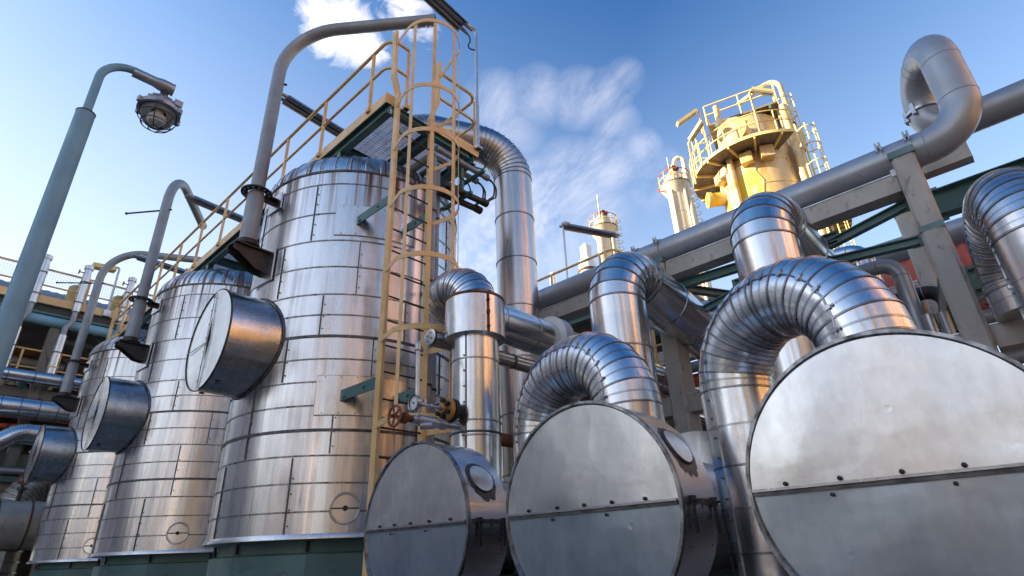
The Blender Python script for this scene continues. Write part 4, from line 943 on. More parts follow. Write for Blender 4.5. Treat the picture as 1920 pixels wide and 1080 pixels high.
# dim process floor behind the rack (roof slab, walls, teal steel)
t = thing('process_building', 'dim concrete process floor behind the pipe rack', 'building', (16, 6, 0))
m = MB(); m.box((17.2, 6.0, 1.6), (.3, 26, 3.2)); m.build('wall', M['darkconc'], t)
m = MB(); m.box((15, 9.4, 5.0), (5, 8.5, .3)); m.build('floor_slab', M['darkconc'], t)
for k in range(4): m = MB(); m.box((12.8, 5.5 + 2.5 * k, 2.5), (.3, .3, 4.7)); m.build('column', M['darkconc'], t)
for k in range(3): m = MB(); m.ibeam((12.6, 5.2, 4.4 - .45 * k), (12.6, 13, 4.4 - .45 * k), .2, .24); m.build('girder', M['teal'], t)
for k in range(5):
    y = 4.6 + .55 * k; m = MB(); m.lathe([(.07, 0), (.07, .3), (.12, .3), (.12, .5)], (12.3, y, 4.2), (0, 0, 1), 12); m.build('valve', M['dark'], t)
# yellow railing and vent cylinders seen above the pipeline
a = atx(1010, 526, 9.6); b = atx(1150, 473, 9.6)
t = thing('yellow_railing', 'yellow railing showing just above the grey pipeline', 'railing', (9.6, a.y, a.z - 1.1))
handrail([(9.6, a.y + 2, a.z - 1.1), (9.6, b.y, a.z - 1.1), (10.6, b.y - .1, a.z - 1.1)], 1.1, [(9.6, a.y + 1 - 1.4 * k, a.z - 1.1) for k in range(3)] + [(9.6, b.y + .2, a.z - 1.1)], .03, M['yellow'], t)
a2 = atx(1055, 416, 10.0); b2 = atx(1122, 432, 10.0); a3 = atx(1055, 520, 10.0)
e2 = atz(1150, 440, a2.z - .1)
batten(e2, V((a2.x, a2.y, a2.z - .1)).lerp(e2, .06), (a2.x, a2.y, a3.z - 1.1), 'unlit fluorescent lamp on a bent pole above the grey pipeline, left of the thin tower')
t = thing('walkway_slab', 'dim walkway behind the grey pipeline carrying the railing and lamp', 'walkway', (10.4, 7, a.z - 1.2))
m = MB(); m.box((10.5, a.y + .2, a.z - 1.16), (1.8, 7, .1)); m.build('deck', M['dark'], t)
m = MB(); m.ibeam((9.7, b.y, a.z - 1.3), (9.7, a.y + 3, a.z - 1.3), .15, .18); m.build('girder', M['teal'], t)
for k in range(3): m = MB(); m.box((11.2, b.y + 2.2 * k, (a.z - 1.4) / 2), (.25, .25, a.z - 1.4)); m.build('post', M['darkconc'], t)
# ================================================================== distant towers
def solve_axis(px, py, d):
    return atd(px, py, d)
def zat(x, y, py):
    lo, hi = 0.0, 90.0
    for _ in range(50):
        mm = (lo + hi) / 2; c = ROT.transposed() @ (V((x, y, mm)) - CAM)
        if 540 - FPX * c.y / -c.z > py: lo = mm
        else: hi = mm
    return lo
TD = 26.0
c = atd(1428, 350, TD); TX, TY = c.x, c.y; rT = 1.72
t = thing('distillation_column', 'broad cream column with yellow stains and ring platforms, sunlit, tallest at the right', 'tower', (TX, TY, 0))
z_pl = zat(TX, TY, 322); z_up = zat(TX, TY, 254); z_ins = zat(TX, TY, 330)
m = MB(); pr = [(rT, 0)]; z = 0
zz = [1.2 * k for k in range(1, int(z_pl / 1.2) + 1)]
for q in zz: pr += [(rT, q), (rT + .025, q + .01), (rT + .025, q + .05), (rT, q + .06)]
pr += [(rT, z_pl + .2), (rT * .88, z_pl + .9), (rT * .80, z_up - .2), (rT * .8, z_up + .1), (rT * .4, z_up + .5), (0, z_up + .6)]
m.lathe(pr, (TX, TY, 0), seg=56, cap0=False, cap1=False); m.build('shell', M['tower'], t)
vdir = V((-TX, -TY, 0)).normalized(); lft = V((-vdir.y, vdir.x, 0)); lft = -lft if (lft.x * -.73 + lft.y * .68) < 0 else lft  # left as seen from the yard
def around(a, r=rT, z=0): d = vdir * math.cos(R(a)) + lft * math.sin(R(a)); return V((TX, TY, z)) + d * r
m = MB(); n0 = 0; W = 17
for j in range(9):
    z = z_pl - .5 - j * .55
    for i in range(W): m.v.append(around(-2 + 80 * i / (W - 1) + 4 * math.sin(j * 2.1), rT + .035, z))
for j in range(8):
    for i in range(W - 1): m.poly((j * W + i, (j + 1) * W + i, (j + 1) * W + i + 1, j * W + i + 1))
m.build('stained_patch', M['towerstain'], t)
def ring_platform(z, r0, r1, a0, a1, rail=True, posts=12):
    m = MB(); n = 40; 
    for zz in (z, z - .07):
        for i in range(n + 1):
            a = a0 + (a1 - a0) * i / n; m.v.append(around(a, r0, zz)); m.v.append(around(a, r1, zz))
    w = 2 * (n + 1)
    for i in range(n):
        b = 2 * i
        m.poly((b, b + 1, b + 3, b + 2)); m.poly((w + b, w + b + 2, w + b + 3, w + b + 1)); m.poly((b + 1, w + b + 1, w + b + 3, b + 3)); m.poly((b, b + 2, w + b + 2, w + b))
    m.poly((0, w, w + 1, 1)); e = 2 * n; m.poly((e, e + 1, w + e + 1, w + e))
    p = m.build('ring_platform', M['galv2'], t)
    m = MB(); pts = [around(a0 + (a1 - a0) * i / n, r1 + .01, z - .02) for i in range(n + 1)]
    for a, b in zip(pts, pts[1:]): m.bar(a, b, .02, .15)
    m.build('edge_plate', M['towerrail'], p)
    for i in range(7):
        a = a0 + (a1 - a0) * (i + .5) / 7; m = MB(); m.bar(around(a, r0, z - .13), around(a, r1, z - .13), .07, .12); m.build('bracket', M['towerrail'], p)
    if rail:
        for h in (1.1, .58): m = MB(); m.tube([around(a0 + (a1 - a0) * i / n, r1, z + h) for i in range(n + 1)], .030, 6); m.build('rail', M['towerrail'], p)
        for i in range(posts): 
            a = a0 + (a1 - a0) * i / (posts - 1); m = MB(); m.tube([around(a, r1, z), around(a, r1, z + 1.1)], .030, 6); m.build('rail_post', M['towerrail'], p)
M['galv2'] = paint('aged_grating', (.24, .20, .16), (.15, .12, .10), .6, 5, metallic=.3)
ring_platform(z_pl, rT - .1, rT + 1.15, -38, 118)
# top deck: square grating with rails
dz = z_up + .35; m = MB(); cc = V((TX, TY, dz)); m.box(cc, (2.6, 3.1, .1), (vdir, lft, V((0, 0, 1)))); top = m.build('top_deck', M['galv2'], t)
for k in range(4): m = MB(); q = cc + lft * (-1.2 + .8 * k); m.bar(q - vdir * 1.3 - V((0, 0, .14)), q + vdir * 1.3 - V((0, 0, .14)), .1, .18); m.build('deck_beam', M['teal'], top)
cs = [cc + vdir * a + lft * b for a, b in ((-1.3, -1.55), (1.3, -1.55), (1.3, 1.55), (-1.3, 1.55))]
for h in (1.15, .6):
    for a, b in zip(cs, cs[1:] + cs[:1]): m = MB(); m.tube([a + V((0, 0, h)), b + V((0, 0, h))], .038, 6); m.build('rail', M['towerrail'], top)
for a, b in zip(cs, cs[1:] + cs[:1]):
    for f in (0, .5): q = a.lerp(b, f); m = MB(); m.tube([q, q + V((0, 0, 1.15))], .036, 6); m.build('rail_post', M['towerrail'], top)
# nozzles and boxes under the ring platform, manway drum above
for a, z, s in ((8, z_pl - .45, .5), (-16, z_pl - .4, .55), (52, z_pl - .6, .45), (40, z_pl - .5, .42)):
    m = MB(); d = (around(a, 1) - V((TX, TY, 0))).normalized(); m.box(around(a, rT + .15, z), (.55, s, s), (d, V((-d.y, d.x, 0)), V((0, 0, 1)))); m.build('insulation_box', M['tower'], t)
m = MB(); d = (around(14, 1) - V((TX, TY, 0))).normalized(); m.lathe([(.62, 0), (.62, .9), (.66, .9), (.66, 1.02), (.0, 1.04)], around(14, rT - .35, z_pl + 1.0), d, 28, False, False); m.build('manway', M['tower'], t)
m = MB(); d = (around(66, 1) - V((TX, TY, 0))).normalized(); m.lathe([(.32, 0), (.32, .75), (.36, .75), (.36, .9), (0, .9)], around(66, rT - .1, z_pl - 1.35), d, 20, False, False); m.build('side_nozzle', M['towerstain'], t)
for a, r, z0, z1 in ((30, .14, 0, z_up + .9), (36, .1, 0, z_pl - .3), (-58, .16, 0, z_up + .2), (-66, .1, 0, z_pl + 2), (-75, .12, 0, z_pl + 1)):
    m = MB(); m.tube([around(a, rT + .28, z0), around(a, rT + .28, z1)], r, 10); m.build('riser_pipe', M['tower'], t)
for k in range(14):
    a = 100 + 12 * (k % 3); 
# small caged ladders
def tower_ladder(a, z0, z1, rr):
    q = around(a, rr); d = (q - V((TX, TY, 0))).normalized(); s = V((-d.y, d.x, 0))
    for k in (-.22, .22): m = MB(); m.bar(V((q.x, q.y, z0)) + s * k, V((q.x, q.y, z1)) + s * k, .05, .07, d); m.build('ladder_stringer', M['towerrail'], t)
    n = int((z1 - z0) / .9)
    for i in range(n):
        z = z0 + .5 + i * .9; m = MB(); o = V((q.x, q.y, z)); pts = [o - s * .25] + [o + d * .32 + d * (.36 * math.sin(PI * j / 8)) - s * (.36 * math.cos(PI * j / 8)) for j in range(9)] + [o + s * .25]
        m.tube(pts, .03, 5); m.build('cage_hoop', M['towerrail'], t)
    for j in (1, 4, 7): m = MB(); b = d * .32 + d * (.36 * math.sin(PI * j / 8)) - s * (.36 * math.cos(PI * j / 8)); m.tube([V((q.x, q.y, z0 + .5)) + b, V((q.x, q.y, z1 - .3)) + b], .025, 5); m.build('cage_bar', M['towerrail'], t)
tower_ladder(88, z_pl, z_up + 1.2, rT + .15)
tower_ladder(-62, 3, z_pl + 1.0, rT + .55)
tower_ladder(-72, z_pl - .3, z_up + 1.3, rT - .1)
# lower ring platform stub at the right
zl = zat(TX, TY, 448); ring_platform(zl, rT, rT + 1.2, -112, -52, True, 5)
# tower davit and lamps
q = atd(1497, 270, TD); zt = zat(q.x, q.y, 145)
td = thing('tower_davit', 'cream davit pipe curving over the top of the broad column', 'davit', (q.x, q.y, z_pl))
m = MB(); e = atz(1384, 196, zt + .1); m.tube(fillet([V((q.x, q.y, z_pl - 6)), V((q.x, q.y, zt + .1)), e], .8, 10)[0], .12, 12); m.build('davit_pipe', M['tower'], td)
m = MB(); m.lathe([(.2, 0), (.2, .12)], (q.x, q.y, z_pl + 1.9), (0, 0, 1), 12); m.lathe([(.22, 0), (.22, .1)], (q.x, q.y, z_pl + .4), (0, 0, 1), 12); m.build('collar', M['dark'], td)
def tower_lamp(base, top, tip, lab):
    base, top, tip = V(base), V(top), V(tip); tl = thing('tower_lamp', lab, 'lamp', base, 'lamps on the broad column')
    m = MB(); m.tube(fillet([base, top, top.lerp(tip, .3)], .12, 4)[0], .045, 8); m.build('pole', M['tower'], tl)
    m = MB(); m.bar(top.lerp(tip, .12), tip, .26, .14); m.build('lamp_housing', M['towerrail'], tl)
    for s in (-.07, .07): m = MB(); o = V((0, 0, -.10)) + (tip - top).cross(V((0, 0, 1))).normalized() * s; m.tube([top.lerp(tip, .15) + o, tip + o], .035, 6); m.build('lamp_tube', M['tubedark'], tl)
b0 = around(72, rT + 1.2, z_pl + .3); A = lambda px, py, d=TD: atd(px, py, d)
tower_lamp(A(1305, 345, TD - .3), A(1291, 268, TD - .3), A(1317, 228, TD - .6), 'lamp on a pole leaning right, outside the left rim of the ring platform')
tower_lamp(A(1318, 250, TD + .4), A(1310, 205, TD + .4), A(1270, 233, TD + .1), 'lamp reaching left from the ladder cage of the broad column')
tower_lamp(A(1427, 250, TD - 1.9), A(1403, 168, TD - 1.9), A(1450, 174, TD - 2.2), 'lamp on a pole in front of the top deck of the broad column')

def slim_tower(px, py, d, wpx, py_plat, py_top, lab, arch=False):
    c = atd(px, py, d); x, y = c.x, c.y; r = wpx / 2 / FPX * d * .86
    t = thing('slim_column', lab, 'tower', (x, y, 0), 'slim sunlit columns far off')
    zp = zat(x, y, py_plat); ztop = zat(x, y, py_top)
    m = MB(); m.lathe([(r, 0)] + [(r + e, 1.6 * k + o) for k in range(1, int(zp / 1.6)) for e, o in ((0, 0), (.03, .02), (.03, .06), (0, .08))] + [(r, zp + .9), (r * .7, zp + 1.3), (0, zp + 1.5)], (x, y, 0), seg=32, cap0=False, cap1=False); m.build('shell', M['towerpale'], t)
    vd = V((-x, -y, 0)).normalized(); lf = V((-vd.y, vd.x, 0)); lf = lf if (lf.x * -.73 + lf.y * .68) > 0 else -lf
    P = lambda a, rr, z: V((x, y, z)) + vd * (rr * math.cos(R(a))) + lf * (rr * math.sin(R(a)))
    m = MB(); m.lathe([(r, zp), (r * 1.75, zp + .02), (r * 1.75, zp + .12), (r, zp + .13)], (x, y, 0), seg=28, cap0=False, cap1=False); m.build('ring_platform', M['galv2'], t)
    m = MB(); m.lathe([(r, zp - .9), (r * 1.7, zp)], (x, y, 0), seg=28, cap0=False, cap1=False); m.build('platform_skirt', M['towerpale'], t)
    for h in (.6, 1.1): m = MB(); m.torus((x, y, zp + h), (0, 0, 1), r * 1.75, .04, 24, 5); m.build('rail', M['red'] if h > 1 else M['towerrail'], t)
    for k in range(10): m = MB(); m.tube([P(36 * k, r * 1.75, zp), P(36 * k, r * 1.75, zp + 1.1)], .035, 5); m.build('rail_post', M['towerrail'], t)
    for k, a in enumerate((25, -48, -65)): m = MB(); m.tube([P(a, r + .15, 0), P(a, r + .15, zp - .3)], .13 if k else .09, 8); m.build('riser_pipe', M['towerpale'], t)
    m = MB(); q = P(20, r * .9, zp + 1); m.tube([q, V((q.x, q.y, ztop))], .05, 6); m.build('lightning_rod', M['galv'], t)
    for k in range(3): m = MB(); m.lathe([(.12, 0), (.12, .5), (.2, .5), (.2, .62)], P(40 - 60 * k, r * .5, zp + 1.2), (0, 0, 1), 10); m.build('top_nozzle', M['rust'], t)
    if arch:
        m = MB(); m.tube(fillet([P(10, r * .3, zp + 1.4), P(-40, r * .9, zp + 2.6), P(-70, r * 1.5, zp + 2.4), P(-70, r * 1.4, zp - 1.5), P(-60, r + .3, zp - 2.8), P(-60, r + .3, 0)], .4, 5)[0], .2, 10); m.build('overhead_pipe', M['towerpale'], t)
        m = MB(); m.torus((P(60, r * 1.6, zp + .2)), vd, r * .9, .05, 20, 5, 0.6, 3.6); m.build('hose', M['red'], t)
    q = P(-80, r * 1.9, 0); 
    for h in (1.4, -1.6): m = MB(); m.lathe([(.1, -.7), (.42, -.7), (.42, .7)], V((q.x, q.y, zp + h)), (0, 0, 1), 12, False, False); m.build('ladder_cage', M['cagemesh'], t) if False else None
    for s in (-.2, .2): m = MB(); m.tube([P(-80 + s * 20, r + .45, zp - 12), P(-80 + s * 20, r + .45, zp + 1.2)], .04, 5); m.build('ladder_stringer', M['towerrail'], t)
    for k in range(9): m = MB(); m.torus(P(-80, r + .5, zp - 5 + .7 * k), (0, 0, 1), .34, .03, 14, 4); m.build('cage_hoop', M['towerrail'], t)
    return t
slim_tower(1276, 400, 45, 39, 352, 302, 'slim sunlit column with a pipe arch and red hose at its top', True)
slim_tower(1137, 470, 50, 36, 432, 372, 'slimmest far sunlit column with a red rail, behind the lamp above the pipeline')
# vent cylinder
c = atd(1101, 490, 40); t = thing('vent_cylinder', 'white stepped vent cylinder left of the slimmest tower', 'vent', (c.x, c.y, 0)); z = zat(c.x, c.y, 487); zt = zat(c.x, c.y, 458)
m = MB(); m.lathe([(.45, 0), (.45, z - 1.2), (.62, z - 1.1), (.62, z - .2), (.42, z), (.42, z + 1.0), (.2, z + 1.1), (.2, zt)], (c.x, c.y, 0), seg=24); m.build('cylinder', M['white'], t)
m = MB(); m.lathe([(.7, 0), (.7, .15)], (c.x, c.y, z - 1.0), (0, 0, 1), 24); m.build('collar', M['rust'], t)
c = atd(1037, 515, 40); t = thing('vent_cylinder', 'small white vent pipe just above the railing, farthest left', 'vent', (c.x, c.y, 0)); z = zat(c.x, c.y, 512)
m = MB(); m.lathe([(.25, 0), (.25, z - .4), (.2, z - .4), (.2, z)], (c.x, c.y, 0), seg=16); m.build('cylinder', M['white'], t)

# ================================================================== background building, left
BY = 21.0
t = thing('process_structure', 'dark open process structure with yellow railings behind the vessels at the left', 'building', (3, BY, 0))
fz = 9.05; x0, x1 = 0.0, 14
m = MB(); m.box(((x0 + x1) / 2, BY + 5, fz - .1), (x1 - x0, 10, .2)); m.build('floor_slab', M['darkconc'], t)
m = MB(); m.ibeam((x0, BY + .02, fz - .16), (x1, BY + .02, fz - .16), .2, .3); m.build('edge_girder', M['teal'], t)
m = MB(); m.bar((x0, BY - .1, fz + .12), (x1, BY - .1, fz + .12), .015, .24); m.build('kick_plate', M['yellow'], t)
handrail([(x0, BY - .08, fz), (x1, BY - .08, fz)], 1.1, [(x0 + 1.42 * k, BY - .08, fz) for k in range(12)], .035, M['yellow'], t, ends=False)
m = MB()
for k in range(int((x1 - x0) / .07)): m.box((x0 + .07 * k, BY - .05, fz + .82), (.005, .005, .5))
for k in range(7): m.box(((x0 + x1) / 2, BY - .05, fz + .6 + .075 * k), (x1 - x0, .005, .005))
m.build('mesh_infill', M['davit'], t)
m = MB()
for k in range(int((x1 - x0) / .1)): m.box((x0 + .1 * k, BY + .95 + .02 * (k % 2), fz + .28), (.1, .03, .5))
m.build('louvre_wall', M['dark'], t)
m = MB()    # sloping corrugated roof of the upper storey, its edge seen behind the rail
n = int((x1 - x0) / .12)
for k in range(n + 1):
    x = x0 + .12 * k; dz = .03 * (k % 2)
    m.v.append(V((x, BY + .8, fz + .5 + dz))); m.v.append(V((x, BY + 1.7, fz + 1.08 + dz)))
for k in range(n): m.poly((2 * k, 2 * k + 2, 2 * k + 3, 2 * k + 1))
m.build('corrugated_roof', M['corrug'], t)
for k in range(3): m = MB(); m.tube([(x0, BY + .8, fz + .2 + .16 * k), (x1, BY + .8, fz + .2 + .16 * k)], .05, 8); m.build('service_pipe', M['galv'], t)
m = MB(); m.lathe([(.15, x0), (.15, x1)], (0, BY - .05, fz - .5), (1, 0, 0), 20); m.build('eaves_pipe', M['bluegrey'], t)
# columns, braces
for k in range(4):
    x = 2.36 + 3.0 * k; m = MB(); m.box((x, BY + .15, fz / 2 - .3), (.24, .3, fz - .7)); m.build('column', M['stainedconc'], t)
    m = MB(); m.ibeam((x + .14, BY + .12, fz - .4), (x + .14, BY + .12, fz - 1.5), .12, .12, .012, (1, 0, 0)); m.build('column_stub', M['teal'], t)
    m = MB(); m.ibeam((x - 1.9, BY + .3, fz - .5), (x - .2, BY + .3, 6.5), .12, .14); m.build('brace', M['teal'], t)
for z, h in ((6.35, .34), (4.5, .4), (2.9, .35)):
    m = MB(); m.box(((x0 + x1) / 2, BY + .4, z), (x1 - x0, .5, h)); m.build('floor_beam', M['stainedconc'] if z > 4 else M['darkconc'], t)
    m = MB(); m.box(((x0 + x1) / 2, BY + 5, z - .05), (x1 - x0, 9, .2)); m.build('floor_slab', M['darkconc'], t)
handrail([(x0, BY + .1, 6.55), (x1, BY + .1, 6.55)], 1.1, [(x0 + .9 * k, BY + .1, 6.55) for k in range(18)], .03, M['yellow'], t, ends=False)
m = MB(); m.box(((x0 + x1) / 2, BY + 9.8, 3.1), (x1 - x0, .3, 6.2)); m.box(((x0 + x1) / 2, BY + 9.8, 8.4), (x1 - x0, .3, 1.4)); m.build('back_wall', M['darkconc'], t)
for k in range(40):      # dim equipment inside
    x = random.uniform(0.4, 7); y = BY + random.uniform(1.2, 8); z = random.choice((3.2, 4.9, 6.8)); m = MB(); r = random.uniform(.06, .35); h = random.uniform(.5, 1.5)
    if k % 3 == 0: m.lathe([(r * .7, 0), (r, .1), (r, h), (r * .6, h + .2), (0, h + .25)], (x, y, z), (0, 0, 1), 14); m.build('tank', M[random.choice(('dark', 'darkconc', 'davit', 'rust'))], t)
    elif k % 3 == 1: m.tube(fillet([(x, y, z), (x, y, z + h), (x + 1.5, y, z + h)], .15, 4)[0], r * .4, 10); m.build('pipework', M[random.choice(('davit', 'rust', 'dark', 'galv'))], t)
    else: m.tube([(x - 2, y, z + h + .5), (x + 3, y, z + h + .5)], r * .5, 10); m.build('pipework', M[random.choice(('davit', 'dark', 'rust'))], t)
# three insulated vertical lines with curved tops
def vent_line(px, py, pxb, pyb, lab):
    a = aty(px, py, BY - .35); x, z = a.x, a.z
    t = thing('insulated_vent_line', lab, 'pipe', (x, BY - .35, 6.6), 'insulated vent lines on the left structure')
    y = BY - .35
    m = MB(); m.tube([(x, y, 8.9), (x, y, z - .15)], .115, 16); m.lathe([(.10, 0), (.10, .18), (.13, .18), (.13, .3), (.06, .34)], (x, y, z - .15), (0, 0, 1), 14); up = m.build('upper_run', M['tallduct'], t)
    m = MB(); m.tube(fillet([(x, y, 8.9), (x, y, 8.6), (x - .12, y, 8.35), (x - .12, y, 8.1)], .12, 4)[0], .075, 12); m.build('bare_offset', M['davit'], t)
    m = MB(); m.tube([(x - .12, y, 8.1), (x - .12, y, 6.65)], .115, 16); m.build('lower_run', M['tallduct'], t)
    for q in (7.1, 7.55, 9.2, 9.9): m = MB(); m.lathe([(.116, -.02), (.124, -.02), (.124, .02), (.116, .02)], (x - .12 * (q < 8.2), y, q), (0, 0, 1), 16, False, False); m.build('band', M['yellow'] if q < 7.2 else M['seam'], t)
    m = MB(); m.tube(fillet([(x, y + .05, z - .3), (x - .02, y + .5, z - .35), (x - .08, y + .75, fz + .9)], .25, 6)[0], .07, 12); m.lathe([(.19, 0), (.19, .6), (.1, .68)], (x - .08, y + .75, fz + .3), (0, 0, 1), 14); m.build('return_bend', M['towerrail'], t)
    m = MB(); m.tube([(x - .2, y, z - .1), (x - .02, y, z - .1)], .02, 6); m.torus((x - .22, y, z - .1), (1, 0, 0), .07, .015, 12, 5); m.build('small_valve', M['wheelred'], t)
vent_line(88, 488, 0, 0, 'insulated vent line beside the blue grey lamp pole, leftmost of its row')
vent_line(166, 508, 0, 0, 'insulated vent line left of the farthest davit')
vent_line(247, 530, 0, 0, 'insulated vent line mostly behind the middle davit')
a = aty(222, 505, BY - .1); b = aty(203, 513, BY - .1); c = aty(198, 594, BY - .1)
tl = thing('pole_lamp', 'small yellow lit-edged lamp on a thin pole at the left structure', 'lamp', (c.x, BY - .1, c.z))
m = MB(); m.tube(fillet([(c.x, BY - .1, fz + .1), (c.x, BY - .1, a.z + .05), (c.x - .25, BY - .1, a.z + .05)], .06, 4)[0], .035, 8); m.box((c.x, BY - .1, fz + .1), (.2, .2, .2)); m.build('pole', M['galv'], tl)
m = MB(); m.bar((c.x - .1, BY - .1, a.z - .05), (c.x - .75, BY - .12, a.z - .12), .3, .14); m.build('lamp_housing', M['towerrail'], tl)
# horizontal lines in front of it
def hpipe(z, r, y, lab, mat, every, x1=6.0, name='horizontal_pipe'):
    t = thing(name, lab, 'pipe', (0, y, z), 'insulated lines along the left structure'); m = MB(); m.lathe([(r, .1), (r, x1)], (0, y, z), (1, 0, 0), 24); b = m.build('cladding', M[mat], t)
    k = 0; x = .4
    while x < x1 - .2:
        m = MB(); m.lathe([(r, -.01), (r + .006, -.01), (r + .006, .01), (r, .01)], (x, y, z), (1, 0, 0), 24, False, False); m.build('band', M['seam'], b); x += every
za = aty(65, 708, BY - .4).z; hpipe(za, .19, BY - .4, 'upper insulated line crossing in front of the left structure, on its stained beam', 'duct', .6)
zb = aty(65, 768, BY - .5).z; hpipe(zb, .30, BY - .5, 'thick insulated line below the stained beam at the left', 'duct', .42)
zr = aty(30, 803, BY).z; t = thing('red_pipe', 'dull red pipe under the thick insulated line at the left', 'pipe', (0, BY, zr)); m = MB(); m.lathe([(.08, .1), (.08, 6)], (0, BY - .2, zr), (1, 0, 0), 14); m.build('pipe_wall', M['red'], t)
m = MB(); m.lathe([(.1, -.02), (.1, .02)], (2, BY - .2, zr), (1, 0, 0), 14); m.build('band', M['dark'], t)
q = aty(75, 815, BY - 1.2); t = duct('elbow_pipe', 'bent insulated pipe behind the farthest manway', 'pipe', [(q.x - 1.4, BY - 1.2, q.z - .75), (q.x - .45, BY - 1.2, q.z), (q.x + 1.8, BY - 1.2, q.z)], .24, .5, 6, .4, straps=False, mats=M['duct'], seg=24, bead=(.006, .005))
q = aty(40, 862, BY - .3); t = thing('window_frame', 'teal framed dark opening at the far left', 'window', (q.x, BY - .3, q.z)); m = MB()
for dx in (-.55, .55): m.box((q.x + dx, BY - .1, q.z), (.14, .14, 1.1))
for dz in (-.5, .5): m.box((q.x, BY - .1, q.z + dz), (.96, .14, .14))
m.build('frame', M['teal'], t); m = MB(); m.lathe([(.12, -.48), (.12, .48)], (q.x, BY - .1, q.z - .28), (1, 0, 0), 14); m.build('pipe_inside', M['galv'], t)
# low exchanger and ribbed elbow at the lower left
q = aty(55, 985, BY - 1.6); t = thing('background_exchanger', 'faded cream horizontal exchanger with small red valves, low at the left edge', 'heat exchanger', (q.x, BY - 1.6, q.z))
m = MB(); m.lathe([(.0, -1.45), (.35, -1.4), (.55, -1.1), (.58, -.8), (.58, 1.6)], (q.x, BY - 1.6, q.z), (1, 0, 0), 36); b = m.build('shell', M['beige'], t)
for dx in (-.75, -.1, .6): m = MB(); m.lathe([(.581, -.02), (.60, -.02), (.60, .02), (.581, .02)], (q.x + dx, BY - 1.6, q.z), (1, 0, 0), 36, False, False); m.build('band', M['rust'], b)
for dx in (-.4, .1, .45):
    m = MB(); m.lathe([(.05, 0), (.05, .25), (.1, .25), (.1, .32), (.04, .32), (.04, .5)], (q.x + dx, BY - 1.75, q.z + .55), (0, 0, 1), 10); v = m.build('valve', M['dark'], t)
    m = MB(); m.torus((q.x + dx, BY - 1.75, q.z + 1.05), (.3, -1, .4), .12, .03, 14, 5); m.build('handwheel', M['wheelred'], v)
for dx in (-.5, .5): m = MB(); m.box((q.x + dx, BY - 1.6, q.z / 2 - .3), (.3, .8, q.z - .6)); m.build('saddle', M['concrete'], t)
q = aty(85, 925, BY - .9); duct('ribbed_elbow', 'grey ribbed elbow duct rising behind the low exchanger at the left', 'duct', [(q.x - .55, BY - .9, 1.2), (q.x - .55, BY - .9, q.z + .3), (q.x + 2, BY - .9, q.z + .3)], .42, .75, 12, .25, straps=False, mats=M['beige'], seg=28, bead=(.02, .03))
t = thing('low_railing', 'thin grey pipe railing at the very bottom left', 'railing', (1.5, 18.8, 0))
for z in (.7, 1.15, 1.45): m = MB(); m.tube([(-.5, 18.6, z), (3.2, 18.6, z)], .03, 8); m.build('rail', M['galv'], t)
for k in range(5): m = MB(); m.tube([(-.4 + .85 * k, 18.6, 0), (-.4 + .85 * k, 18.6, 1.45)], .03, 8); m.build('post', M['galv'], t)

# ================================================================== lamp pole, left foreground
t = thing('lamp_pole', 'blue grey tubular lamp pole in the left foreground, stepped and hooked at the top', 'lamp pole', (0, 0, 0))
d = 4.7; s = atd(161, 212, d); LS = 1.08; px, py, zs = s.x, s.y, s.z
t.location = (px, py, 0); WOFF[t.name] = V((px, py, 0))
zt = zs + 1.1
zt = 5.66; e = atz(304, 160, zt)
m = MB(); m.lathe([(.068, 0), (.068, zs)], (px, py, 0), seg=28); m.lathe([(.15, 0), (.15, .04)], (px, py, 0), seg=20); m.build('lower_tube', M['bluegrey'], t)
m = MB(); m.lathe([(.069, zs - .012), (.071, zs), (.036, zs + .004)], (px, py, 0), seg=28, cap0=False, cap1=False); m.build('weld_cap', M['rust'], t)
hdir = V((e.x - px, e.y - py, 0)).normalized()
pts = fillet([(px, py, zs - .05), (px, py, zt + .02), V((e.x, e.y, e.z + .02))], .23, 12)[0]
m = MB(); m.tube(pts, .034, 18); m.build('hooked_arm', M['polearm'] if 'polearm' in M else M['bluegrey'], t)
hx = (V((e.x, e.y, e.z + .02)) - pts[-2]).normalized()
t2 = thing('explosion_proof_lamp', 'caged glass dome lamp hanging from the hooked pole', 'lamp', e)
m = MB(); m.lathe([(.044, -.24), (.046, -.07), (.060, -.01), (.060, .07), (.056, .07), (.056, .08), (.060, .085), (.060, .10)], e, hx, 20); 
for a in (-.22, -.14): m.dome(e + hx * a + V((0, 0, .05)), (0, 0, 1), .01, .015, 6)
m.build('terminal_head', M['white2'] if 'white2' in M else M['galv'], t2)
lc = e + hx * .035; down = V((0, 0, -1))
m = MB(); m.lathe([(.034, .05), (.034, .13)], lc, down, 14); m.build('neck', M['black'], t2)
m = MB(); m.lathe([(.03, .125), (.05, .15), (.10, .19), (.135, .235), (.165, .27), (.178, .275), (.178, .315), (.155, .32)], lc, down, 28, False, False)
for k in range(16):
    a = 2 * PI * k / 16; dd = V((math.cos(a), math.sin(a), 0)); m.bar(lc + dd * .04 + down * .14, lc + dd * .13 + down * .215, .006, .03, dd)
for k in range(6):
    a = 2 * PI * k / 6 + .3; dd = V((math.cos(a), math.sin(a), 0)); m.box(lc + dd * .182 + down * .295, (.035, .04, .05), (dd, V((-dd.y, dd.x, 0)), V((0, 0, 1))))
m.box(lc + V((.11, -.1, 0)) + down * .21, (.07, .06, .06)); hous = m.build('lamp_housing', M['castgrey'], t2)
prof = [(.142, .315)] + [(.142 * math.cos(a), .33 + .155 * math.sin(a)) for a in [R(90 * k / 10) for k in range(11)]]
m = MB(); m.lathe(prof, lc, down, 28, False, False); m.build('glass_dome', M['glass'], hous)
m = MB(); m.lathe([(.03, .30), (.03, .33), (.062, .36), (.07, .39), (.055, .43), (.02, .45), (0, .452)], lc, down, 20, False, False); m.build('bulb', M['bulb'] if 'bulb' in M else M['white'], hous)
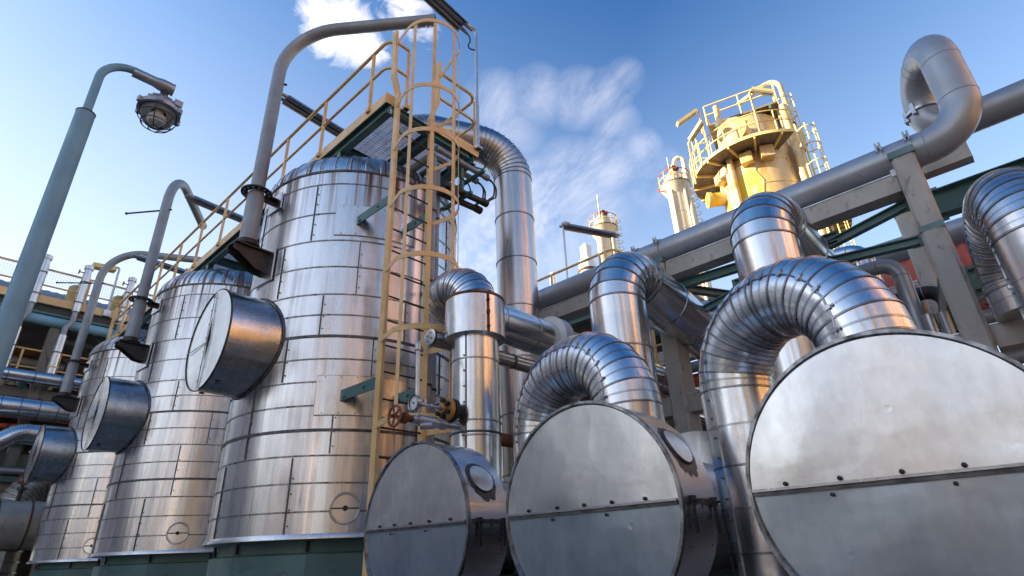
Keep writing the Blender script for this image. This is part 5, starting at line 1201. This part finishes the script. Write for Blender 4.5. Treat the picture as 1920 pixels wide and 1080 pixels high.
m = MB(); m.lathe([(.138, .316), (.05, .318)], lc, down, 24, False, False); m.build('inner_reflector', M['white'], hous)
for k in range(6):
    a = 2 * PI * k / 6 + .15; dd = V((math.cos(a), math.sin(a), 0)); m = MB()
    m.tube([lc + dd * (.165 * (math.cos(R(q)) if q > 0 else 1)) + down * (.315 + .195 * math.sin(R(q))) for q in range(0, 76, 9)], .0045, 6); m.build('guard_wire', M['guardwire'] if 'guardwire' in M else M['dark'], hous)
t2.scale = (.98, .98, .98)
for q in (20, 45, 74): m = MB(); m.torus(lc + down * (.315 + .195 * math.sin(R(q))), down, .165 * math.cos(R(q)), .0045, 32, 6); m.build('guard_ring', M['dark'], hous)

# ================================================================== added unseen masses outside the frame (they shade the yard and show in the metal)
t = thing('sun_blocker', 'tall added sun blocker to the left of the yard, seen only in reflections', 'building', (-17, 27, 0))  # unseen building added to keep the sun off the foreground
BH = 20.0
m = MB(); m.box((-21.5, 30, BH / 2), (29, 11.4, BH)); m.build('wall', M['blockerwall'], t)
m = MB(); m.box((-5.4, 30, 4.4), (3.2, 11.2, 8.8)); m.build('low_blocker_wall', M['blockerwall'], t)
for k in range(9): m = MB(); m.box((-35.2 + 3.2 * k, 24.2, BH / 2 + .2), (.45, .3, BH)); m.build('pilaster', M['concrete'], t)
for j in range(3):
    for k in range(8): m = MB(); m.box((-33.6 + 3.2 * k, 24.27, 4 + 4.6 * j), (1.9, .1, 2.2)); m.build('window', M['dark'], t)
m = MB(); m.box((-21.5, 30, BH + .15), (29.6, 12, .3)); m.build('roof', M['concrete'], t)
t = thing('backdrop_hall', 'dark hall added unseen behind the camera as a backdrop in the reflections', 'building', (4, -19, 0))  # unseen hall added as a dark backdrop for the metal to reflect
m = MB(); m.box((2, -23, 6.5), (52, 8, 13)); m.build('wall', M['backdrop'], t)
for k in range(14): m = MB(); m.box((-22.4 + 3.6 * k, -18.9, 6.4), (.8, .4, 12.8)); m.build('pilaster', M['darkconc'], t)
for k in range(13): m = MB(); m.box((-20.6 + 3.6 * k, -18.97, 5), (1.6, .1, 6.5)); m.build('window', M['dark'], t)
m = MB(); m.box((2, -23, 13.15), (52.6, 8.6, .3)); m.build('roof', M['concrete'], t)
for k, (x, y, r, h) in enumerate(((-9, -10, 1.1, 14), (-14, -4, 1.0, 12), (-16, 3, .8, 9), (-4.5, -13, .7, 16), (13.5, -12.5, 1.4, 21), (19, -13, .8, 16), (5.5, -14, .9, 19), (9.2, -14.5, .6, 17))):
    t = thing('reflection_column', ('stout terracotta', 'slim terracotta', 'short terracotta', 'thin terracotta', 'tallest terracotta', 'narrow terracotta', 'tall terracotta', 'slender terracotta')[k] + ' column added unseen behind the camera for warm streaks in the metal', 'tower', (x, y, 0), 'added columns for warm reflections')  # unseen columns added to put warm streaks in the cladding
    m = MB(); m.lathe([(r, 0), (r, h), (r * .7, h + .5), (0, h + .7)], (x, y, 0), seg=28); m.build('shell', M['terracotta'], t)
    m = MB(); m.lathe([(r, h - 1.6), (r + .9, h - 1.6), (r + .9, h - 1.5), (r, h - 1.5)], (x, y, 0), seg=28, cap0=False, cap1=False); m.build('ring_platform', M['dark'], t)

for k, (x, y, r, h) in enumerate(((-27, 19, 4.2, 6.5), (-30, 9.5, 3.6, 8.0), (-26, 3.0, 2.2, 5.0), (-31, -4, 4.0, 7.0))):
    t = thing('reflection_tank', ('broad', 'taller', 'small', 'low broad')[k] + ' grey tank shape added unseen left of the camera for dark smears in the reflections', 'tank', (x, y, 0), 'added tank shapes for the reflections')  # unseen tanks added to darken parts of the reflections and shade the ground
    m = MB(); m.lathe([(r, 0), (r, h), (r * .6, h + .45), (0, h + .6)], (x, y, 0), seg=40); m.build('shell', M['galv' if k == 1 else 'corrug'], t)
    m = MB()
    for a in range(16): m.tube([(x + r * math.cos(a * PI / 8), y + r * math.sin(a * PI / 8), h), (x + r * math.cos(a * PI / 8), y + r * math.sin(a * PI / 8), h + 1)], .03, 5)
    m.torus((x, y, h + 1), (0, 0, 1), r, .03, 40, 5); m.build('handrail', M['yellow'], t)

# ================================================================== sky, sun
SUN_AZ, SUN_EL = 135.0, 18.0
w = bpy.data.worlds.new('World'); sc.world = w; w.use_nodes = True; nt = w.node_tree
VEIL = (4.3, 4.2, 4.22)
bg = nt.nodes['Background']; sky = nt.nodes.new('ShaderNodeTexSky'); sky.sky_type = 'NISHITA'; sky.sun_disc = False
sky.sun_elevation = R(SUN_EL); sky.sun_rotation = R(90 - SUN_AZ); sky.air_density = 1.0; sky.dust_density = .7; sky.ozone_density = 2.2; sky.altitude = 0
tc = nt.nodes.new('ShaderNodeTexCoord'); gen = tc.outputs['Generated']
cl = None
def lobe(px, py, inner, outer, amp):
    r = ray(px, py); d = nt.nodes.new('ShaderNodeVectorMath'); d.operation = 'DOT_PRODUCT'; L(nt, gen, d.inputs[0]); d.inputs[1].default_value = r
    return rng(nt, d.outputs['Value'], math.cos(R(outer)), math.cos(R(inner)), 0, amp)
n1 = mth(nt, 'ADD', mth(nt, 'MULTIPLY', noise(nt, gen, (3.4, 1.0, 2.1), 3.3, 13, .68, .65), .86), mth(nt, 'MULTIPLY', noise(nt, gen, (8, 2.2, 4), 6, 10, .68, .6), .14))
n2 = noise(nt, gen, (1.2, .8, 2.2), 16, 8, .65, .9)
def add(a, b): return mth(nt, 'ADD', a, b)
wisp = lobe(1085, 185, .2, 3.2, .5)
for q in ((930, 195, .2, 3.5, .45), (1010, 180, .2, 3.2, .5), (1140, 175, .1, 2.6, .42), (1172, 145, .1, 2.0, .35), (1155, 235, .1, 2.6, .4), (1200, 283, .1, 2.4, .55), (1140, 312, .3, 3.6, .62), (1070, 340, .3, 4.6, .6),
          (1000, 385, .4, 5.4, .8), (940, 445, .5, 5.5, .9), (890, 500, .5, 4.6, .95), (1110, 395, .3, 4.4, .5), (950, 250, .2, 4.0, .34), (1230, 340, .2, 3.6, .4), (1060, 460, .2, 4.5, .4)): wisp = mth(nt, 'MAXIMUM', wisp, lobe(*q))
wm = mth(nt, 'MULTIPLY', wisp, rng(nt, n1, .38, .74, 0, .95))
puff = lobe(640, 55, .3, 4.6, 1)
for q in ((600, 30, .3, 3.2, .9), (680, 85, .3, 3.2, 1), (755, 28, .2, 3.6, .8), (800, 60, .2, 2.4, .5), (585, 5, .2, 3, .5)): puff = mth(nt, 'MAXIMUM', puff, lobe(*q))
pm = rng(nt, mth(nt, 'ADD', mth(nt, 'MULTIPLY', puff, .55), mth(nt, 'MULTIPLY', n2, .75)), .62, .92, 0, .95)
pm = mth(nt, 'MULTIPLY', pm, rng(nt, puff, 0, .15, 0, 1))
fac = mth(nt, 'MINIMUM', mth(nt, 'ADD', wm, pm), .92)
# the sky is deepest a quarter circle away from the sun
sd2 = nt.nodes.new('ShaderNodeVectorMath'); sd2.operation = 'DOT_PRODUCT'; L(nt, gen, sd2.inputs[0]); sd2.inputs[1].default_value = (math.cos(R(SUN_EL)) * math.cos(R(SUN_AZ)), math.cos(R(SUN_EL)) * math.sin(R(SUN_AZ)), math.sin(R(SUN_EL)))
sz = nt.nodes.new('ShaderNodeSeparateXYZ'); L(nt, gen, sz.inputs[0])
band = mth(nt, 'MULTIPLY', mth(nt, 'POWER', rng(nt, mth(nt, 'ABSOLUTE', sd2.outputs['Value']), 0, .75, 1, 0), 1.3), rng(nt, sz.outputs['Z'], .35, .85, 0, 1))
hs = nt.nodes.new('ShaderNodeHueSaturation'); hs.inputs['Saturation'].default_value = 1.22; L(nt, sky.outputs[0], hs.inputs['Color'])
# thin high veil, whiter towards the horizon and towards the sun's side
sep = nt.nodes.new('ShaderNodeSeparateXYZ'); L(nt, gen, sep.inputs[0])
veil = mth(nt, 'POWER', rng(nt, sep.outputs['Z'], .05, .84, 1, 0), 1.15)
sdot = nt.nodes.new('ShaderNodeVectorMath'); sdot.operation = 'DOT_PRODUCT'; L(nt, gen, sdot.inputs[0]); sdot.inputs[1].default_value = (math.cos(R(SUN_AZ)), math.sin(R(SUN_AZ)), .1)
side_ = rng(nt, sdot.outputs['Value'], -.5, .7, .5, 1)
veil = mth(nt, 'MULTIPLY', mth(nt, 'MULTIPLY', veil, side_), .95)
deep = nt.nodes.new('ShaderNodeMix'); deep.data_type = 'RGBA'; deep.blend_type = 'MULTIPLY'; L(nt, band, deep.inputs[0]); L(nt, mixc(nt, veil, hs.outputs[0], VEIL), deep.inputs[6]); deep.inputs[7].default_value = (.30, .52, .74, 1)
veiled = deep.outputs[2]
cloud_col = (4.9, 4.6, 4.65)
L(nt, mixc(nt, fac, veiled, cloud_col), bg.inputs['Color']); bg.inputs['Strength'].default_value = .10
sd = bpy.data.lights.new('sun', 'SUN'); so = bpy.data.objects.new('sun', sd); COL.objects.link(so)
sd.energy = 5.0; sd.angle = R(.55); sd.color = (1, .82, .56)
sv = V((math.cos(R(SUN_EL)) * math.cos(R(SUN_AZ)), math.cos(R(SUN_EL)) * math.sin(R(SUN_AZ)), math.sin(R(SUN_EL))))
so.rotation_euler = sv.to_track_quat('Z', 'Y').to_euler(); so.location = (0, 0, 30)
sc.view_settings.view_transform = 'Standard'; sc.view_settings.look = 'None'; sc.view_settings.exposure = 1.75; sc.view_settings.gamma = 1
sc.render.engine = 'CYCLES'; sc.cycles.max_bounces = 8; sc.cycles.glossy_bounces = 5; sc.cycles.transparent_max_bounces = 8
sc.cycles.use_denoising = True; sc.cycles.sample_clamp_indirect = 6
